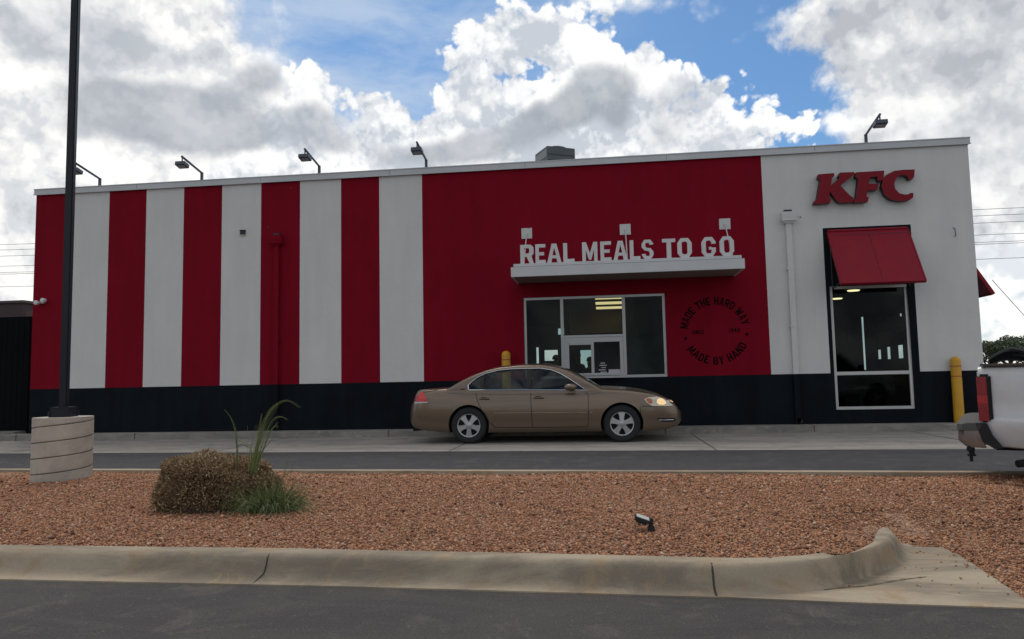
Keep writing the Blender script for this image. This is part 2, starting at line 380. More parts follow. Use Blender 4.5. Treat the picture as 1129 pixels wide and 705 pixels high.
# near kerb: rolled profile lofted between its foot line and its top line
foot = [(0, 638.5), (290, 644.6), (400, 647), (600, 652.6), (785, 658), (830, 657), (880, 653), (922, 646.7), (966, 633.5), (994.5, 622.5), (1008, 612), (1010, 605), (1003, 599)]
topl = [(0, 604), (290, 608.3), (400, 611), (600, 615.4), (785, 620), (830, 620), (880, 617.5), (915, 614), (944, 609), (966, 600.5), (975.8, 592.9), (975, 587), (973, 582.5)]
FT = [G(*p, 0.008) for p in foot]; TP = [G(*p, .155) for p in topl]
d = (FT[1]-FT[0]).normalized(); off = TP[0]-FT[0]
FT = [FT[0]-d*22, FT[0]-d*8] + FT; TP = [TP[0]-d*22, TP[0]-d*8] + TP
def dens(P, k=6):
    out = []
    for i in range(len(P)-1):
        p0 = P[max(i-1, 0)]; p1 = P[i]; p2 = P[i+1]; p3 = P[min(i+2, len(P)-1)]
        for j in range(k):
            t = j/k; out.append(.5*((2*p1)+(-p0+p2)*t+(2*p0-5*p1+4*p2-p3)*t*t+(-p0+3*p1-3*p2+p3)*t**3))
    out.append(P[-1]); return out
FTd, TPd = dens(FT), dens(TP)
prof = [(-.02, -.01), (0, .008), (.14, .013), (.28, .020), (.40, .034), (.50, .060), (.60, .100), (.70, .130), (.82, .150), (1.0, .158), (1.35, .156), (1.5, .10), (1.55, .0)]
rows = []
for i, (a, b) in enumerate(zip(FTd, TPd)):
    dd = b-a; dd.z = 0
    tail = min(1, (len(FTd)-1-i)/8); wide = .30*(.35+.65*tail)/max(dd.length, .01)
    r = []
    for u, z in prof:
        uu = u if u <= 1 else 1+(u-1)/.5*wide*.5
        q = a+dd*uu; q.z = z; r.append(q)
    rows.append(r)
g = MB(); g.loft(rows, cap=True, closed=True)
kerb = struct(g.build('kerb', M_KERB, smooth=50))
# kerb joints / crack
def kerbpoint(px, py_f, u):
    a, b = G(px, py_f, .008), None
    best = min(range(len(FTd)), key=lambda i: (FTd[i]-a).length); A, B = FTd[best], TPd[best]
    zz = np.interp(u, [p[0] for p in prof], [p[1] for p in prof]); q = A+(B-A)*u; q.z = zz+.001; return q
bvk = BVHTree.FromObject(kerb, bpy.context.evaluated_depsgraph_get())
def drape(pts, r, name, m, n=5):
    g = MB(); out = []
    for (a, b) in pts:
        h = bvk.ray_cast(CAM, ray(a, b).normalized()); out.append(h[0] if h[0] else G(a, b, .1))
    g.tube([p+Vector((0, 0, -.001)) for p in out], r, n); return struct(g.build(name, m))
drape([(297, 610.5), (295, 616), (293.5, 624), (291, 632), (285, 638), (279, 643)], [.003, .006, .006, .005, .004, .002], 'kerb_crack', MATS['joint_dark'])
drape([(784.5, 621), (785.5, 628), (786.5, 636), (787, 644), (788, 650), (790, 657)], .006, 'kerb_joint', MATS['joint_dark'])
# flared concrete apron at the kerb end
ap = [(775, 657.6), (900, 663.2), (1129, 670.9), (1190, 673), (1160, 668), (1129, 660), (1104, 643), (1080, 627), (1060, 613.7), (1038.5, 603.8), (1005.5, 602.7), (985, 606), (960, 622), (900, 645), (800, 652)]
APW = [G(*p, .006) for p in ap]
g = MB(); g.prism([(p.x, p.y) for p in APW], lambda u, v, d: (u, v, d), .008, -.01)
struct(g.build('apron', M_KERB))
# driveway beyond the gravel on the right
def rb(Y): return .56*(Y+15.85)+.25
# ---- gravel bed
outl = [Vector((-28, L2(-28)-.09, 0))] + [Vector((X, L2(X)-.09, 0)) for X in np.linspace(-20, rb(-6.6), 12)]
ye = G(1129, 660, .01)
outl += [Vector((rb(Y), Y, 0)) for Y in np.linspace(-6.7, -11.3, 8)]
outl += [G(*p, .01) for p in [(1240, 680), (1160, 672), (1129, 660), (1104, 643), (1080, 627), (1060, 613.7), (1038.5, 603.8), (1006, 602.5), (999, 598)]]
outl += [p.copy() for p in [TPd[i] for i in range(len(TPd)-1, 6, -5)]] + [TPd[0].copy()]
NOSE = G(985, 590, .1)
def sst(x, a, b):
    t = np.clip((x-a)/(b-a), 0, 1); return t*t*(3-2*t)
APB = [G(*p, .01) for p in [(1240, 680), (1160, 672), (1129, 660), (1104, 643), (1080, 627), (1060, 613.7), (1038.5, 603.8), (1006, 602.5), (1001, 598)]]
def dap(x, y):
    x = np.asarray(x, float); y = np.asarray(y, float); best = np.full(x.shape, 9.0)
    for a, b in zip(APB[:-1], APB[1:]):
        ux, uy = b.x-a.x, b.y-a.y; t = np.clip(((x-a.x)*ux+(y-a.y)*uy)/(ux*ux+uy*uy), 0, 1)
        best = np.minimum(best, np.hypot(x-a.x-ux*t, y-a.y-uy*t))
    return best
def gz(x, y):
    h = .128 + .012*np.sin(x*1.3+1)*np.cos(y*1.7) + .008*np.sin(x*3.1+y*2.3)
    low = sst(x, NOSE.x-.02, NOSE.x+.35)*(1-sst(y, NOSE.y-.3, NOSE.y+1.5)) + sst(x - (.56*(y+15.85)), -.5, .3)
    fark = sst(y-L2(np.asarray(x, float)), -1.0, -.25)*.062
    h = h - np.clip(low, 0, 1)*.105 - fark; k = sst(dap(x, y), .0, .75); return h*k + .004*(1-k)
poly = np.array([(p.x, p.y) for p in outl])
def inside(px, py):
    r = np.zeros(px.shape, bool); n = len(poly); j = n-1
    for i in range(n):
        xi, yi = poly[i]; xj, yj = poly[j]
        c = ((yi > py) != (yj > py)) & (px < (xj-xi)*(py-yi)/(yj-yi+1e-12)+xi); r ^= c; j = i
    return r
gx, gy = np.meshgrid(np.arange(-27, 6, .25), np.arange(-12.3, -5.4, .2)); gx = gx.ravel()+rng.uniform(-.03, .03, gx.size); gy = gy.ravel()+rng.uniform(-.03, .03, gy.size)
k = inside(gx, gy); pts2 = [Vector((a, b)) for a, b in poly] + [Vector((a, b)) for a, b in zip(gx[k], gy[k])]
nb = len(poly)
vo, eo, fo, *_ = delaunay_2d_cdt(pts2, [(i, (i+1) % nb) for i in range(nb)], [], 1, 1e-4)
g = MB(); g.add([(v.x, v.y, float(gz(v.x, v.y))) for v in vo], [tuple(f) for f in fo])
struct(g.build('gravel_ground', M_GRAV, smooth=0, recalc=False))
# loose stones
DB = rng
def pebbles(n, x0, x1, y0, y1, smin, smax, spill=False):
    px = rng.uniform(x0, x1, n); py = rng.uniform(y0, y1, n); k = inside(px, py) if not spill else np.ones(n, bool)
    px, py = px[k], py[k]
    fr = (px > -.74*(py+15.85)-1.2) & (px < .56*(py+15.85)+1.2); px, py = px[fr], py[fr]
    n = px.size; s = rng.uniform(smin, smax, n)*(1+.9*(rng.random(n) > .96))
    base = np.array([[1,0,0],[-1,0,0],[0,1,0],[0,-1,0],[0,0,1],[0,0,-1]], float)
    v = base[None]*rng.uniform(.55, 1.25, (n, 6, 1)) + rng.uniform(-.22, .22, (n, 6, 3))
    v *= np.stack([np.ones(n), rng.uniform(.6, 1, n), rng.uniform(.45, .8, n)], -1)[:, None]
    a = rng.uniform(0, 2*PI, n); b = rng.uniform(-.7, .7, n); ca, sa, cb, sb = np.cos(a), np.sin(a), np.cos(b), np.sin(b)
    x, y, z = v[..., 0], v[..., 1], v[..., 2]
    y, z = y*cb[:, None]-z*sb[:, None], y*sb[:, None]+z*cb[:, None]
    x, y = x*ca[:, None]-y*sa[:, None], x*sa[:, None]+y*ca[:, None]
    v = np.stack([x, y, z], -1)*s[:, None, None]
    zz = gz(px, py) if not spill else np.full(n, .012)
    v += np.stack([px, py, zz+s*rng.uniform(-.1, .55, n)], -1)[:, None]
    f = np.array([[0,2,4],[2,1,4],[1,3,4],[3,0,4],[2,0,5],[1,2,5],[3,1,5],[0,3,5]])
    F = f[None]+6*np.arange(n)[:, None, None]; return v.reshape(-1, 3), F.reshape(-1, 3)
def raw_mesh(name, v, F, m):
    me = bpy.data.meshes.new(name); me.vertices.add(len(v)); me.vertices.foreach_set('co', v.astype(np.float32).ravel())
    nl = F.size; k = F.shape[1]; me.loops.add(nl); me.loops.foreach_set('vertex_index', F.astype(np.int32).ravel())
    me.polygons.add(len(F)); me.polygons.foreach_set('loop_start', np.arange(0, nl, k, dtype=np.int32))
    me.materials.append(m); me.update(calc_edges=True); me.validate()
    o = bpy.data.objects.new(name, me); COL.objects.link(o); return o
va, Fa = pebbles(250000, -8.6, 3.6, -12.3, -8.6, .006, .0135)
vb, Fb = pebbles(200000, -10.5, 5.6, -8.6, -5.4, .008, .0155)
o = raw_mesh('gravel', np.vstack([va, vb]), np.vstack([Fa, Fb+len(va)]), M_PEB)
tag(o, 'reddish brown crushed stone covering the landscaped bed', None, kind='stuff')

def spill(px, py, n, s0, s1_):
    c = G(px, py, .01); a = []
    v, F = [], []
    return c
sp_pts = []
for (a, b, n, rx_, ry_) in [(1018, 609, 16, .05, .03), (1043, 612, 22, .07, .03), (1053, 620, 14, .12, .03), (1012, 637, 16, .25, .03), (950, 645, 26, .35, .03), (1065, 640, 10, .15, .06), (1090, 655, 10, .2, .04), (1035, 600, 60, .45, .05), (1075, 625, 60, .35, .06), (1104, 645, 50, .35, .06)]:
    c = G(a, b, .01)
    for _ in range(int(n*.25)): sp_pts.append((c.x+rng.normal()*rx_*.6, c.y+rng.normal()*ry_*.6))
vs_, fs_ = [], []
for i, (x, y) in enumerate(sp_pts):
    r_ = rng.uniform(.004, .009); o6 = np.array([[1,0,0],[-1,0,0],[0,1,0],[0,-1,0],[0,0,.7],[0,0,-.7]])*rng.uniform(.7, 1.2, (6, 1))*r_
    vs_.append(o6+np.array([x, y, .009+r_*.5])); fs_.append(np.array([[0,2,4],[2,1,4],[1,3,4],[3,0,4],[2,0,5],[1,2,5],[3,1,5],[0,3,5]])+6*i)
o = raw_mesh('loose_gravel', np.vstack(vs_), np.vstack(fs_), M_PEB); tag(o, 'stray stones scattered over the concrete apron', None, kind='stuff')
dl = [G(*q, .0095) for q in [(908, 650.5), (930, 648), (955, 646), (978, 642), (1000, 638.5), (1022, 636)]]
g = MB(); up_, dn_ = [], []
for i, q in enumerate(dens(dl, 5)):
    w_ = .012*(1+.6*math.sin(i*1.7)+.4*math.sin(i*3.1))*math.sin(PI*min(1, (i+1)/27))**.6+.002; up_.append((q.x, q.y+w_, .0095)); dn_.append((q.x, q.y-w_*.7, .0095))
nn = len(up_); g.add(up_+dn_, [(i, i+1, nn+i+1, nn+i) for i in range(nn-1)])
struct(g.build('apron_stain', mat('dirt', (.13, .095, .06), .95, var=.3, vs=30), recalc=False))
# ================================================================== BUILDING
B = thing('restaurant_building', 'long flat-roofed restaurant with red and white painted stripes over a dark navy base', 'building', (0, 0, 0))
XL, XR = W(40.3, 215).x, W(1066.8, 158).x; ZT = 5.79; ZBAND = 1.17; ZCOP = 5.925
edges_px = [(121, 212), (161.8, 210), (203.1, 206), (245.1, 204), (288.1, 202), (330.9, 200), (376, 198), (418, 196), (465.1, 193), (838.7, 172)]
EX = [W(*p).x for p in edges_px]
x_first = EX[0]-(EX[1]-EX[0])*.98
st = [(XL, x_first, 1), (x_first, EX[0], 0), (EX[0], EX[1], 1), (EX[1], EX[2], 0), (EX[2], EX[3], 1), (EX[3], EX[4], 0), (EX[4], EX[5], 1), (EX[5], EX[6], 0), (EX[6], EX[7], 1), (EX[7], EX[8], 0), (EX[8], EX[9], 1), (EX[9], XR, 0)]
# openings
DW = (W(577, 330).x, W(734.5, 370).x, W(735, 415.5).z, W(655, 326).z)         # drive-through window x0 x1 z0 z1
RWs = (W(907, 255).x, W(1004.5, 255).x, W(960, 249.5).z)                      # dark painted surround
RW = (W(922, 450).x, W(1009.4, 450).x, W(966, 451.5).z, W(958, 314.5).z)
xs = sorted(set([s[0] for s in st]+[XR, DW[0], DW[1], RWs[0], RWs[1], RW[0], RW[1]]))
zs = sorted([0.0, ZBAND, RW[2], DW[2], DW[3], RW[3], RWs[2], ZT])
def hole(x, z): return (DW[0] < x < DW[1] and DW[2] < z < DW[3]) or (RW[0] < x < RW[1] and RW[2] < z < RW[3])
def pm(x, z):
    if z < ZBAND: return 2
    if RWs[0] < x < RWs[1] and z < RWs[2]: return 2
    for a, b, c in st:
        if a <= x < b: return c
    return 0
TH = .22
g = MB()
for i in range(len(xs)-1):
    for j in range(len(zs)-1):
        xm, zm = (xs[i]+xs[i+1])/2, (zs[j]+zs[j+1])/2
        if hole(xm, zm): continue
        a, b, c, d_ = xs[i], xs[i+1], zs[j], zs[j+1]
        g.add([(a, 0, c), (b, 0, c), (b, 0, d_), (a, 0, d_)], [(0, 1, 2, 3)], pm(xm, zm))
        g.add([(a, TH, c), (b, TH, c), (b, TH, d_), (a, TH, d_)], [(3, 2, 1, 0)], 3)
for (a, b, c, d_) in (DW, RW):
    g.add([(a, 0, c), (b, 0, c), (b, 0, d_), (a, 0, d_), (a, TH, c), (b, TH, c), (b, TH, d_), (a, TH, d_)], [(0, 4, 5, 1), (1, 5, 6, 2), (2, 6, 7, 3), (3, 7, 4, 0)], 2)
g.build('wall', [M_WHITE, M_RED, M_BAND, M_INT], B, smooth=0, recalc=False)
# side + rear walls, roof, with rear window openings seen through the glass
YB = 10.5
rear_open = []
for (a, b, c, d_) in [(600, 615, 386, 398), (615, 622, 362, 369), (640, 652.5, 386, 408), (591, 594, 383, 402)]:
    p0 = W((a+b)/2, d_, YB); p1 = W((a+b)/2, c, YB); rear_open.append((W(a, (c+d_)/2, YB).x, W(b, (c+d_)/2, YB).x, p0.z, p1.z))
g = MB()
rx = sorted(set([XL, XR]+[q for r in rear_open for q in r[:2]])); rz = sorted(set([0, ZT]+[q for r in rear_open for q in r[2:]]))
for i in range(len(rx)-1):
    for j in range(len(rz)-1):
        xm, zm = (rx[i]+rx[i+1])/2, (rz[j]+rz[j+1])/2
        if any(r[0] < xm < r[1] and r[2] < zm < r[3] for r in rear_open): continue
        a, b, c, d_ = rx[i], rx[i+1], rz[j], rz[j+1]
        g.add([(a, YB, c), (b, YB, c), (b, YB, d_), (a, YB, d_)], [(0, 1, 2, 3)], 1); g.add([(a, YB+.2, c), (b, YB+.2, c), (b, YB+.2, d_), (a, YB+.2, d_)], [(3, 2, 1, 0)], 0)
g.build('rear_wall', [M_WHITE, M_INT2], B, smooth=0, recalc=False)
so_ = []
for (a, b, c, d_) in [(948.5, 955, 350, 408), (967, 971.5, 386, 396), (977, 982, 383, 396), (989, 996, 381, 395), (991, 994, 346, 349)]:
    A_, B_ = (lambda X: [CAM+ray(q, r)*((X-CAM.x)/ray(q, r).x) for q, r in ((a, c), (b, d_))])(XR-.03); so_.append((B_.y, A_.y, B_.z, A_.z))
g = MB(); ys_ = sorted(set([0, YB+.2]+[q for r in so_ for q in r[:2]])); zs_ = sorted(set([0, ZBAND, ZT]+[q for r in so_ for q in r[2:]]))
for i in range(len(ys_)-1):
    for j in range(len(zs_)-1):
        ym, zm = (ys_[i]+ys_[i+1])/2, (zs_[j]+zs_[j+1])/2
        if any(r[0] < ym < r[1] and r[2] < zm < r[3] for r in so_): continue
        a, b, c, d_ = ys_[i], ys_[i+1], zs_[j], zs_[j+1]
        g.add([(XR, a, c), (XR, b, c), (XR, b, d_), (XR, a, d_)], [(0, 1, 2, 3)], 2 if zm < ZBAND else 0)
        g.add([(XR-.03, max(a, TH), c), (XR-.03, min(b, YB), c), (XR-.03, min(b, YB), d_), (XR-.03, max(a, TH), d_)], [(3, 2, 1, 0)], 3)
g.build('side_wall', [M_WHITE, M_RED, M_BAND, mat('dining_wall', (.07, .05, .04), .8, var=.25, vs=1.5)], B, smooth=0, recalc=False)
for nm, X, s in (('side_wall', XL, -1),):
    g = MB(); x2 = X-s*.2
    g.add([(X, 0, 0), (X, YB+.2, 0), (X, YB+.2, ZBAND), (X, 0, ZBAND)], [(0, 1, 2, 3)], 2)
    g.add([(X, 0, ZBAND), (X, YB+.2, ZBAND), (X, YB+.2, ZT), (X, 0, ZT)], [(0, 1, 2, 3)], 0 if s > 0 else 1)
    g.add([(x2, TH, 0), (x2, YB, 0), (x2, YB, ZT), (x2, TH, ZT)], [(0, 1, 2, 3)], 3)
    g.build(nm, [M_WHITE, M_RED, M_BAND, M_INT2], B, smooth=0, recalc=False)
g = MB(); g.box((XL+.2, TH, 5.2), (XR-.031, YB, 5.35)); g.build('roof', mat('roof_membrane', (.5, .5, .48), .8, var=.1), B)
g = MB()
g.box((XL-.03, -.045, ZT), (XR+.03, .28, ZCOP)); g.box((XL-.03, YB-.1, ZT), (XR+.03, YB+.25, ZCOP))
g.box((XL-.03, .28, ZT), (XL+.25, YB-.1, ZCOP)); g.box((XR-.25, .28, ZT), (XR+.03, YB-.1, ZCOP))
g.box((XL-.04, -.056, ZT-.012), (XR+.04, -.046, ZT+.014)); g.box((XL-.04, -.052, ZCOP-.02), (XR+.04, -.046, ZCOP+.006))
g.build('coping', M_COPING, B, bevel=.003)
for X in np.arange(XL+2.6, XR, 3.05): g = MB(); g.box((X, -.0475, ZT+.016), (X+.006, -.046, ZCOP-.022)); g.build('coping_joint', MATS['joint_dark'], B)
# interior
g = MB()
g.box((XL+.2, TH, .03), (XR-.031, YB, .08)); g.build('floor', M_TILE, B)
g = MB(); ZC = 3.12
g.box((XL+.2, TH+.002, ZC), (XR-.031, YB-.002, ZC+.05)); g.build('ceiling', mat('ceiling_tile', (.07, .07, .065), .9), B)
g = MB()
p1 = W(560, 360, 0).x; p2 = W(846, 360, 0).x; ptn = W(668, 360, 5.4).x
g.box((p1-1.2, TH, .08), (p1-1.1, YB-.01, ZC)); g.build('partition', M_INT2, B)
g = MB(); g.box((p2+.1, TH, .08), (p2+.2, YB-.01, ZC)); g.build('partition', M_INT2, B)
g = MB(); g.box((W(628, 360, 5.4).x, 5.4, W(640, 368, 5.4).z), (p2, 5.5, ZC)); g.build('menu_soffit', M_TAN, B)
g = MB(); g.box((W(690, 360, 3.2).x, 3.2, .08), (p2, 3.3, ZC)); g.build('kitchen_wall', mat('kitchen_steel', (.11, .14, .135), .5, .2, var=.3, vs=2), B)
g = MB(); a = W(702, 343, 3.15); b = W(716, 369, 3.15); g.box((a.x, 3.05, b.z), (b.x, 3.2, a.z)); c_ = W(718, 343, 3.15); d_ = W(733, 369, 3.15); g.box((c_.x, 2.95, d_.z), (d_.x, 3.2, c_.z), 1)
g.build('wall_cabinet', [mat('cab_grey', (.12, .16, .16), .5), M_INT2], B)
lx = W(656, 329, 2.0).x
for yy in (1.9, 3.2, 4.5):
    g = MB(); g.box((lx, yy, ZC-.03), (max(lx+.4, W(687, 335, yy).x-.02), yy+.42, ZC-.002)); g.build('ceiling_light', M_LAMPY, B)
for (a, b) in ((941, 320.5), (922.5, 329.5)):
    d = ray(a, b); t_ = (ZC-.01-CAM.z)/d.z; p = CAM+d*t_
    g = MB(); g.lathe([(.02, -.02), (.13, -.02), (.14, 0)], (p.x, p.y, ZC-.003), n=16); g.build('ceiling_spot', M_LAMPW, B)
# counter, tables
g = MB(); g.box((W(600, 400, 4).x, 4.0, .08), (p2-.5, 4.6, 1.02)); g.box((W(600, 400, 4).x-.03, 3.95, 1.022), (p2-.5, 4.65, 1.06)); g.build('service_counter', M_INT2, B, bevel=.01)
# dining-side fittings
def SX(px, py, X=None):   # point where the ray through a pixel meets the inner face of the right side wall
    X = XR-.04 if X is None else X
    d = ray(px, py); return CAM + d*((X-CAM.x)/d.x)
for (a, b, c, d_, col) in [(958, 965, 352, 372, (.10, .07, .05)), (967, 976, 350, 364, (.05, .04, .04)), (968, 984, 367, 380, (.30, .17, .08)), (979, 985, 350, 362, (.14, .12, .12)), (988, 994, 350, 360, (.05, .05, .05)), (989, 997, 363, 374, (.16, .10, .07)), (936, 946, 364, 376, (.20, .11, .07))]:
    A_, B_ = SX(a, c), SX(b, d_); g = MB(); g.box((XR-.07, B_.y, B_.z), (XR-.035, A_.y, A_.z)); g.build('wall_picture', mat('pic%.2f%.2f' % col[:2], col, .6), B)
for X in (4.6, 6.0):
    g = MB(); g.box((X-.35, 2.2, .80), (X+.35, 2.9, .84)); g.box((X-.05, 2.5, .085), (X+.05, 2.6, .80)); g.box((X-.25, 2.35, .082), (X+.25, 2.75, .10)); g.build('dining_table', M_INT2, B)
# window frames and panes
def frame(name, x0, x1, z0, z1, y0, y1, bars_v, bars_h, m, w=.055):
    g = MB(); g.box((x0, y0, z0), (x1, y1, z0+w)); g.box((x0, y0, z1-w), (x1, y1, z1))
    g.box((x0, y0, z0+w), (x0+w, y1, z1-w)); g.box((x1-w, y0, z0+w), (x1, y1, z1-w))
    for (x, a, b, ww) in bars_v: g.box((x-ww/2, y0+.003, a), (x+ww/2, y1-.003, b))
    for (z, a, b, ww) in bars_h: g.box((a, y0+.005, z-ww/2), (b, y1-.005, z+ww/2))
    return g
x1_, x2_ = W(620, 370, .0).x, W(688.5, 370, .0).x; zs1 = W(655, 370.5, 0).z
win = frame('f', *DW, .03, .10, [(x1_, DW[2]+.055, DW[3]-.055, .065), (x2_, DW[2]+.055, DW[3]-.055, .065)], [(zs1, x1_+.033, x2_-.033, .05)], M_ALU).build('window', M_ALU, B, bevel=.004)
def pane(x0, x1, z0, z1, y, par, m=M_GLASS):
    g = MB(); g.box((x0, y, z0), (x1, y+.006, z1)); return part_build(g, 'pane', m, par, smooth=0)
pane(DW[0]+.05, x1_-.03, DW[2]+.05, DW[3]-.05, .06, win); pane(x2_+.03, DW[1]-.05, DW[2]+.05, DW[3]-.05, .06, win); pane(x1_+.03, x2_-.03, zs1+.02, DW[3]-.05, .06, win)
# sliding service window inside
sw0, sw1, szt, szb = x1_+.036, x2_-.036, zs1-.03, DW[2]+.057
xm = W(653.5, 395, 0).x
g = MB(); g.box((sw0, .0, szt-.10), (sw1, .09, szt-.002)); g.box((sw0, .0, szb), (sw0+.10, .09, szt-.10)); g.box((sw1-.07, .0, szb), (sw1, .09, szt-.10)); g.box((sw0+.10, -.01, szb), (sw1-.07, .09, szb+.05)); g.box((xm-.03, -.006, szb+.05), (xm+.03, .085, szt-.10))
g.box((sw0+.05, -.012, szb+.0), (sw0+.056, -.002, szt-.05)); g.box((sw0+.11, -.007, szt-.155), (xm-.032, .06, szt-.103))
sv = g.build('service_window', M_ALU, B, bevel=.003)
pane(sw0+.10, xm-.03, szb+.05, szt-.155, .03, sv); pane(xm+.03, sw1-.07, szb+.05, szt-.10, .045, sv)
g = MB(); a = W(671, 407.5, .04); b = W(684, 413.5, .04); g.box((a.x, .036, b.z), (b.x, .043, a.z)); pp = part_build(g, 'notice', mat('paper', (.5, .46, .48), .8), sv)
g = MB()
for i, (u0, u1, v) in enumerate([(662, 667, 400), (661, 669, 402.5), (663, 668, 405), (660, 668, 407.5), (662, 669, 410)]):
    a = W(u0, v, .04); b = W(u1, v+1, .04); g.box((a.x, .0405, b.z), (b.x, .0435, a.z))
part_build(g, 'sticker', mat('sticker_white', (.4, .4, .42), .7), sv)
# sill
g = MB(); g.box((sw0-.02, -.10, DW[2]-.0), (sw1+.02, -.012, DW[2]+.035)); g.build('sill', M_ALU, B, bevel=.004)
zt_ = W(966, 411.3).z
win2 = frame('f', *RW, .03, .10, [], [(zt_, RW[0]+.05, RW[1]-.05, .07)], M_ALU2, .06).build('window', M_ALU2, B, bevel=.004)
pane(RW[0]+.05, RW[1]-.05, RW[2]+.05, zt_-.03, .06, win2); pane(RW[0]+.05, RW[1]-.05, zt_+.03, RW[3]-.05, .06, win2)
# awnings
def awning(M4, name, parent):   # M4: fn(u along, d out, z)
    pass
aw0, aw1 = W(912.6, 256.7).x, W(999.9, 253.5).x; azt = W(956, 255).z
AD = .68; azb = W(926.4, 312.3, -AD).z
g = MB(); n_ = Vector((0, azt-azb, -AD)).normalized()*-1
def aw(fn, u0, u1):
    g = MB(); L = math.hypot(AD, azt-azb); ny, nz = (azt-azb)/L, AD/L
    def P(u, t, h): return fn(u, -.02-AD*t+.0 - ny*h, azt+(azb-azt)*t + nz*h)
    def slab(a, b, t0, t1, h0, h1, mi=0):
        vs = [P(u, t, h) for h in (h0, h1) for (u, t) in ((a, t0), (b, t0), (b, t1), (a, t1))]
        g.add(vs, [(0, 3, 2, 1), (4, 5, 6, 7), (0, 1, 5, 4), (1, 2, 6, 5), (2, 3, 7, 6), (3, 0, 4, 7)], mi)
    um = (u0+u1)/2
    slab(u0, um-.004, 0, 1, -.015, .012); slab(um+.004, u1, 0, 1, -.015, .012); slab(um-.0035, um+.0035, .002, .998, -.02, .004, 1)
    slab(u0-.02, u0, -.01, 1.0, -.05, .022); slab(u1, u1+.02, -.01, 1.0, -.05, .022); slab(u0, u1, -.035, -.003, -.04, .03); slab(u0-.02, u1+.02, 1.001, 1.02, -.05, .02)
    slab(u0+.004, u1-.004, .06, .075, .0125, .016, 1)
    return g
g = aw(lambda u, y, z: (u, y, z), aw0, aw1); awn = g.build('awning', [mat('awning_red', (.235, .006, .018), .5, var=.08, spec=.2), mat('awning_seam', (.09, .006, .012), .5)], B)
for X in (aw0+.03, aw1-.03):
    g = MB(); g.tube([(X, -.02, azb-.05), (X, -.02-AD*.93, azb+.06)], .012, 6); g.tube([(X, -.02, azt-.08), (X, -.02, azb-.05)], .012, 6); part_build(g, 'awning_bracket', M_BLK, awn)
g = aw(lambda u, y, z: (XR-y, u, z-.14), .85, 2.2); awn2 = g.build('awning', [MATS['awning_red'], MATS['awning_seam']], B)
g = MB(); g.box((XR+.001, .7, ZBAND), (XR+.02, 2.35, RWs[2]-.1)); g.build('window_surround', M_BLK, B)
# canopy over the drive-through window
CD = 1.12
cf0, cf1 = W(563.3, 300, -CD).x, W(821.5, 297, -CD).x; cz0, cz1 = W(563.3, 306.3, -CD).z, W(563.3, 295.4, -CD).z
cz0b, cz1b = W(821.5, 295.5, -CD).z, W(821.5, 284.5, -CD).z; cz0 = (cz0+cz0b)/2; cz1 = (cz1+cz1b)/2
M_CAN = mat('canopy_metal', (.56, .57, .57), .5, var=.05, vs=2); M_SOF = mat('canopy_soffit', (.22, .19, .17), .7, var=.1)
g = MB()
g.box((cf0, -CD, cz0), (cf1, -CD+.04, cz1)); g.box((cf0, -CD+.04, cz0), (cf0+.04, -.002, cz1)); g.box((cf1-.04, -CD+.04, cz0), (cf1, -.002, cz1))
can = g.build('canopy', M_CAN, B, bevel=.003)
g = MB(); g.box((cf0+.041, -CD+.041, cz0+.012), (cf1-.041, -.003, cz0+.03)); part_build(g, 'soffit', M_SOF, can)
g = MB(); g.box((cf0+.05, -CD+.03, cz1+.010), (cf1-.05, -.003, cz1+.070)); part_build(g, 'top_edge', M_CAN, can, bevel=.003)
g = MB(); g.box((cf0+.07, -CD+.06, cz1-.01), (cf1-.07, -.003, cz1+.008)); part_build(g, 'shadow_gap', M_BLK, can)  # black slab set back in the slot, painting in the gap's shadow
ZL = cz1+.071
for (a, b, rx_) in ((580.8, 257.6, 577), (689.3, 253.2, 690), (799, 247.2, 802)):
    p = W(a, b); g = MB(); g.box((p.x-.115, -.012, p.z-.115), (p.x+.115, -.001, p.z+.115))
    for sx in (-1, 1):
        for sz in (-1, 1): g.lathe([(.012, -.004), (.012, .0)], (p.x+sx*.08, -.0125, p.z+sz*.08), 'y', 8)
    g.lathe([(.02, -.03), (.02, 0)], (p.x, -.0125, p.z), 'y', 8)
    pl = part_build(g, 'anchor_plate', M_ALU2, can)
    g = MB(); g.tube([(p.x, -.03, p.z), (p.x, -CD+.35, ZL+.02)], .013, 6); part_build(g, 'tie_rod', M_ALU2, can)
# painted emblem: lettering on a ring (drawn proud of the stucco)
ec = W(788.5, 365.0); sc_ = .0197
g = MB()
def arctext(s, a0, a1, rin, rout, flip):
    ws = [(.45 if c == ' ' else WID.get(c, 1.0)) for c in s]; gap = .22; tot = sum(ws)+gap*(len(s)-1); x = 0
    for c, w in zip(s, ws):
        if c != ' ':
            def fn(u, v, d, x=x, w=w):
                t = (x+u*w)/tot; a = a0+(a1-a0)*t; r = (rout-(rout-rin)*v) if flip else (rin+(rout-rin)*v)
                return (ec.x+r*math.cos(a), d, ec.z+r*math.sin(a))
            letter(g, c, fn, -.004, -.0005)
        x += w+gap
R_a = math.radians
arctext('MADE THE HARD WAY', R_a(174), R_a(11), 28.0*sc_, 36.5*sc_, False)
arctext('MADE BY HAND', R_a(212), R_a(334), 27.5*sc_, 36*sc_, True)
def flat(s, x0, x1, z0, z1):
    ws = [WID.get(c, 1.0) for c in s]; gap = .25; tot = sum(ws)+gap*(len(s)-1); x = 0
    for c, w in zip(s, ws):
        def fn(u, v, d, x=x, w=w): return (ec.x+x0+(x1-x0)*(x+u*w)/tot, d, ec.z+z0+(z1-z0)*v)
        letter(g, c, fn, -.004, -.0005); x += w+gap
flat('SINCE', -24.5*sc_, -11.5*sc_, -3*sc_, 1.2*sc_); flat('1940', 14*sc_, 25.5*sc_, -2*sc_, 2.2*sc_)
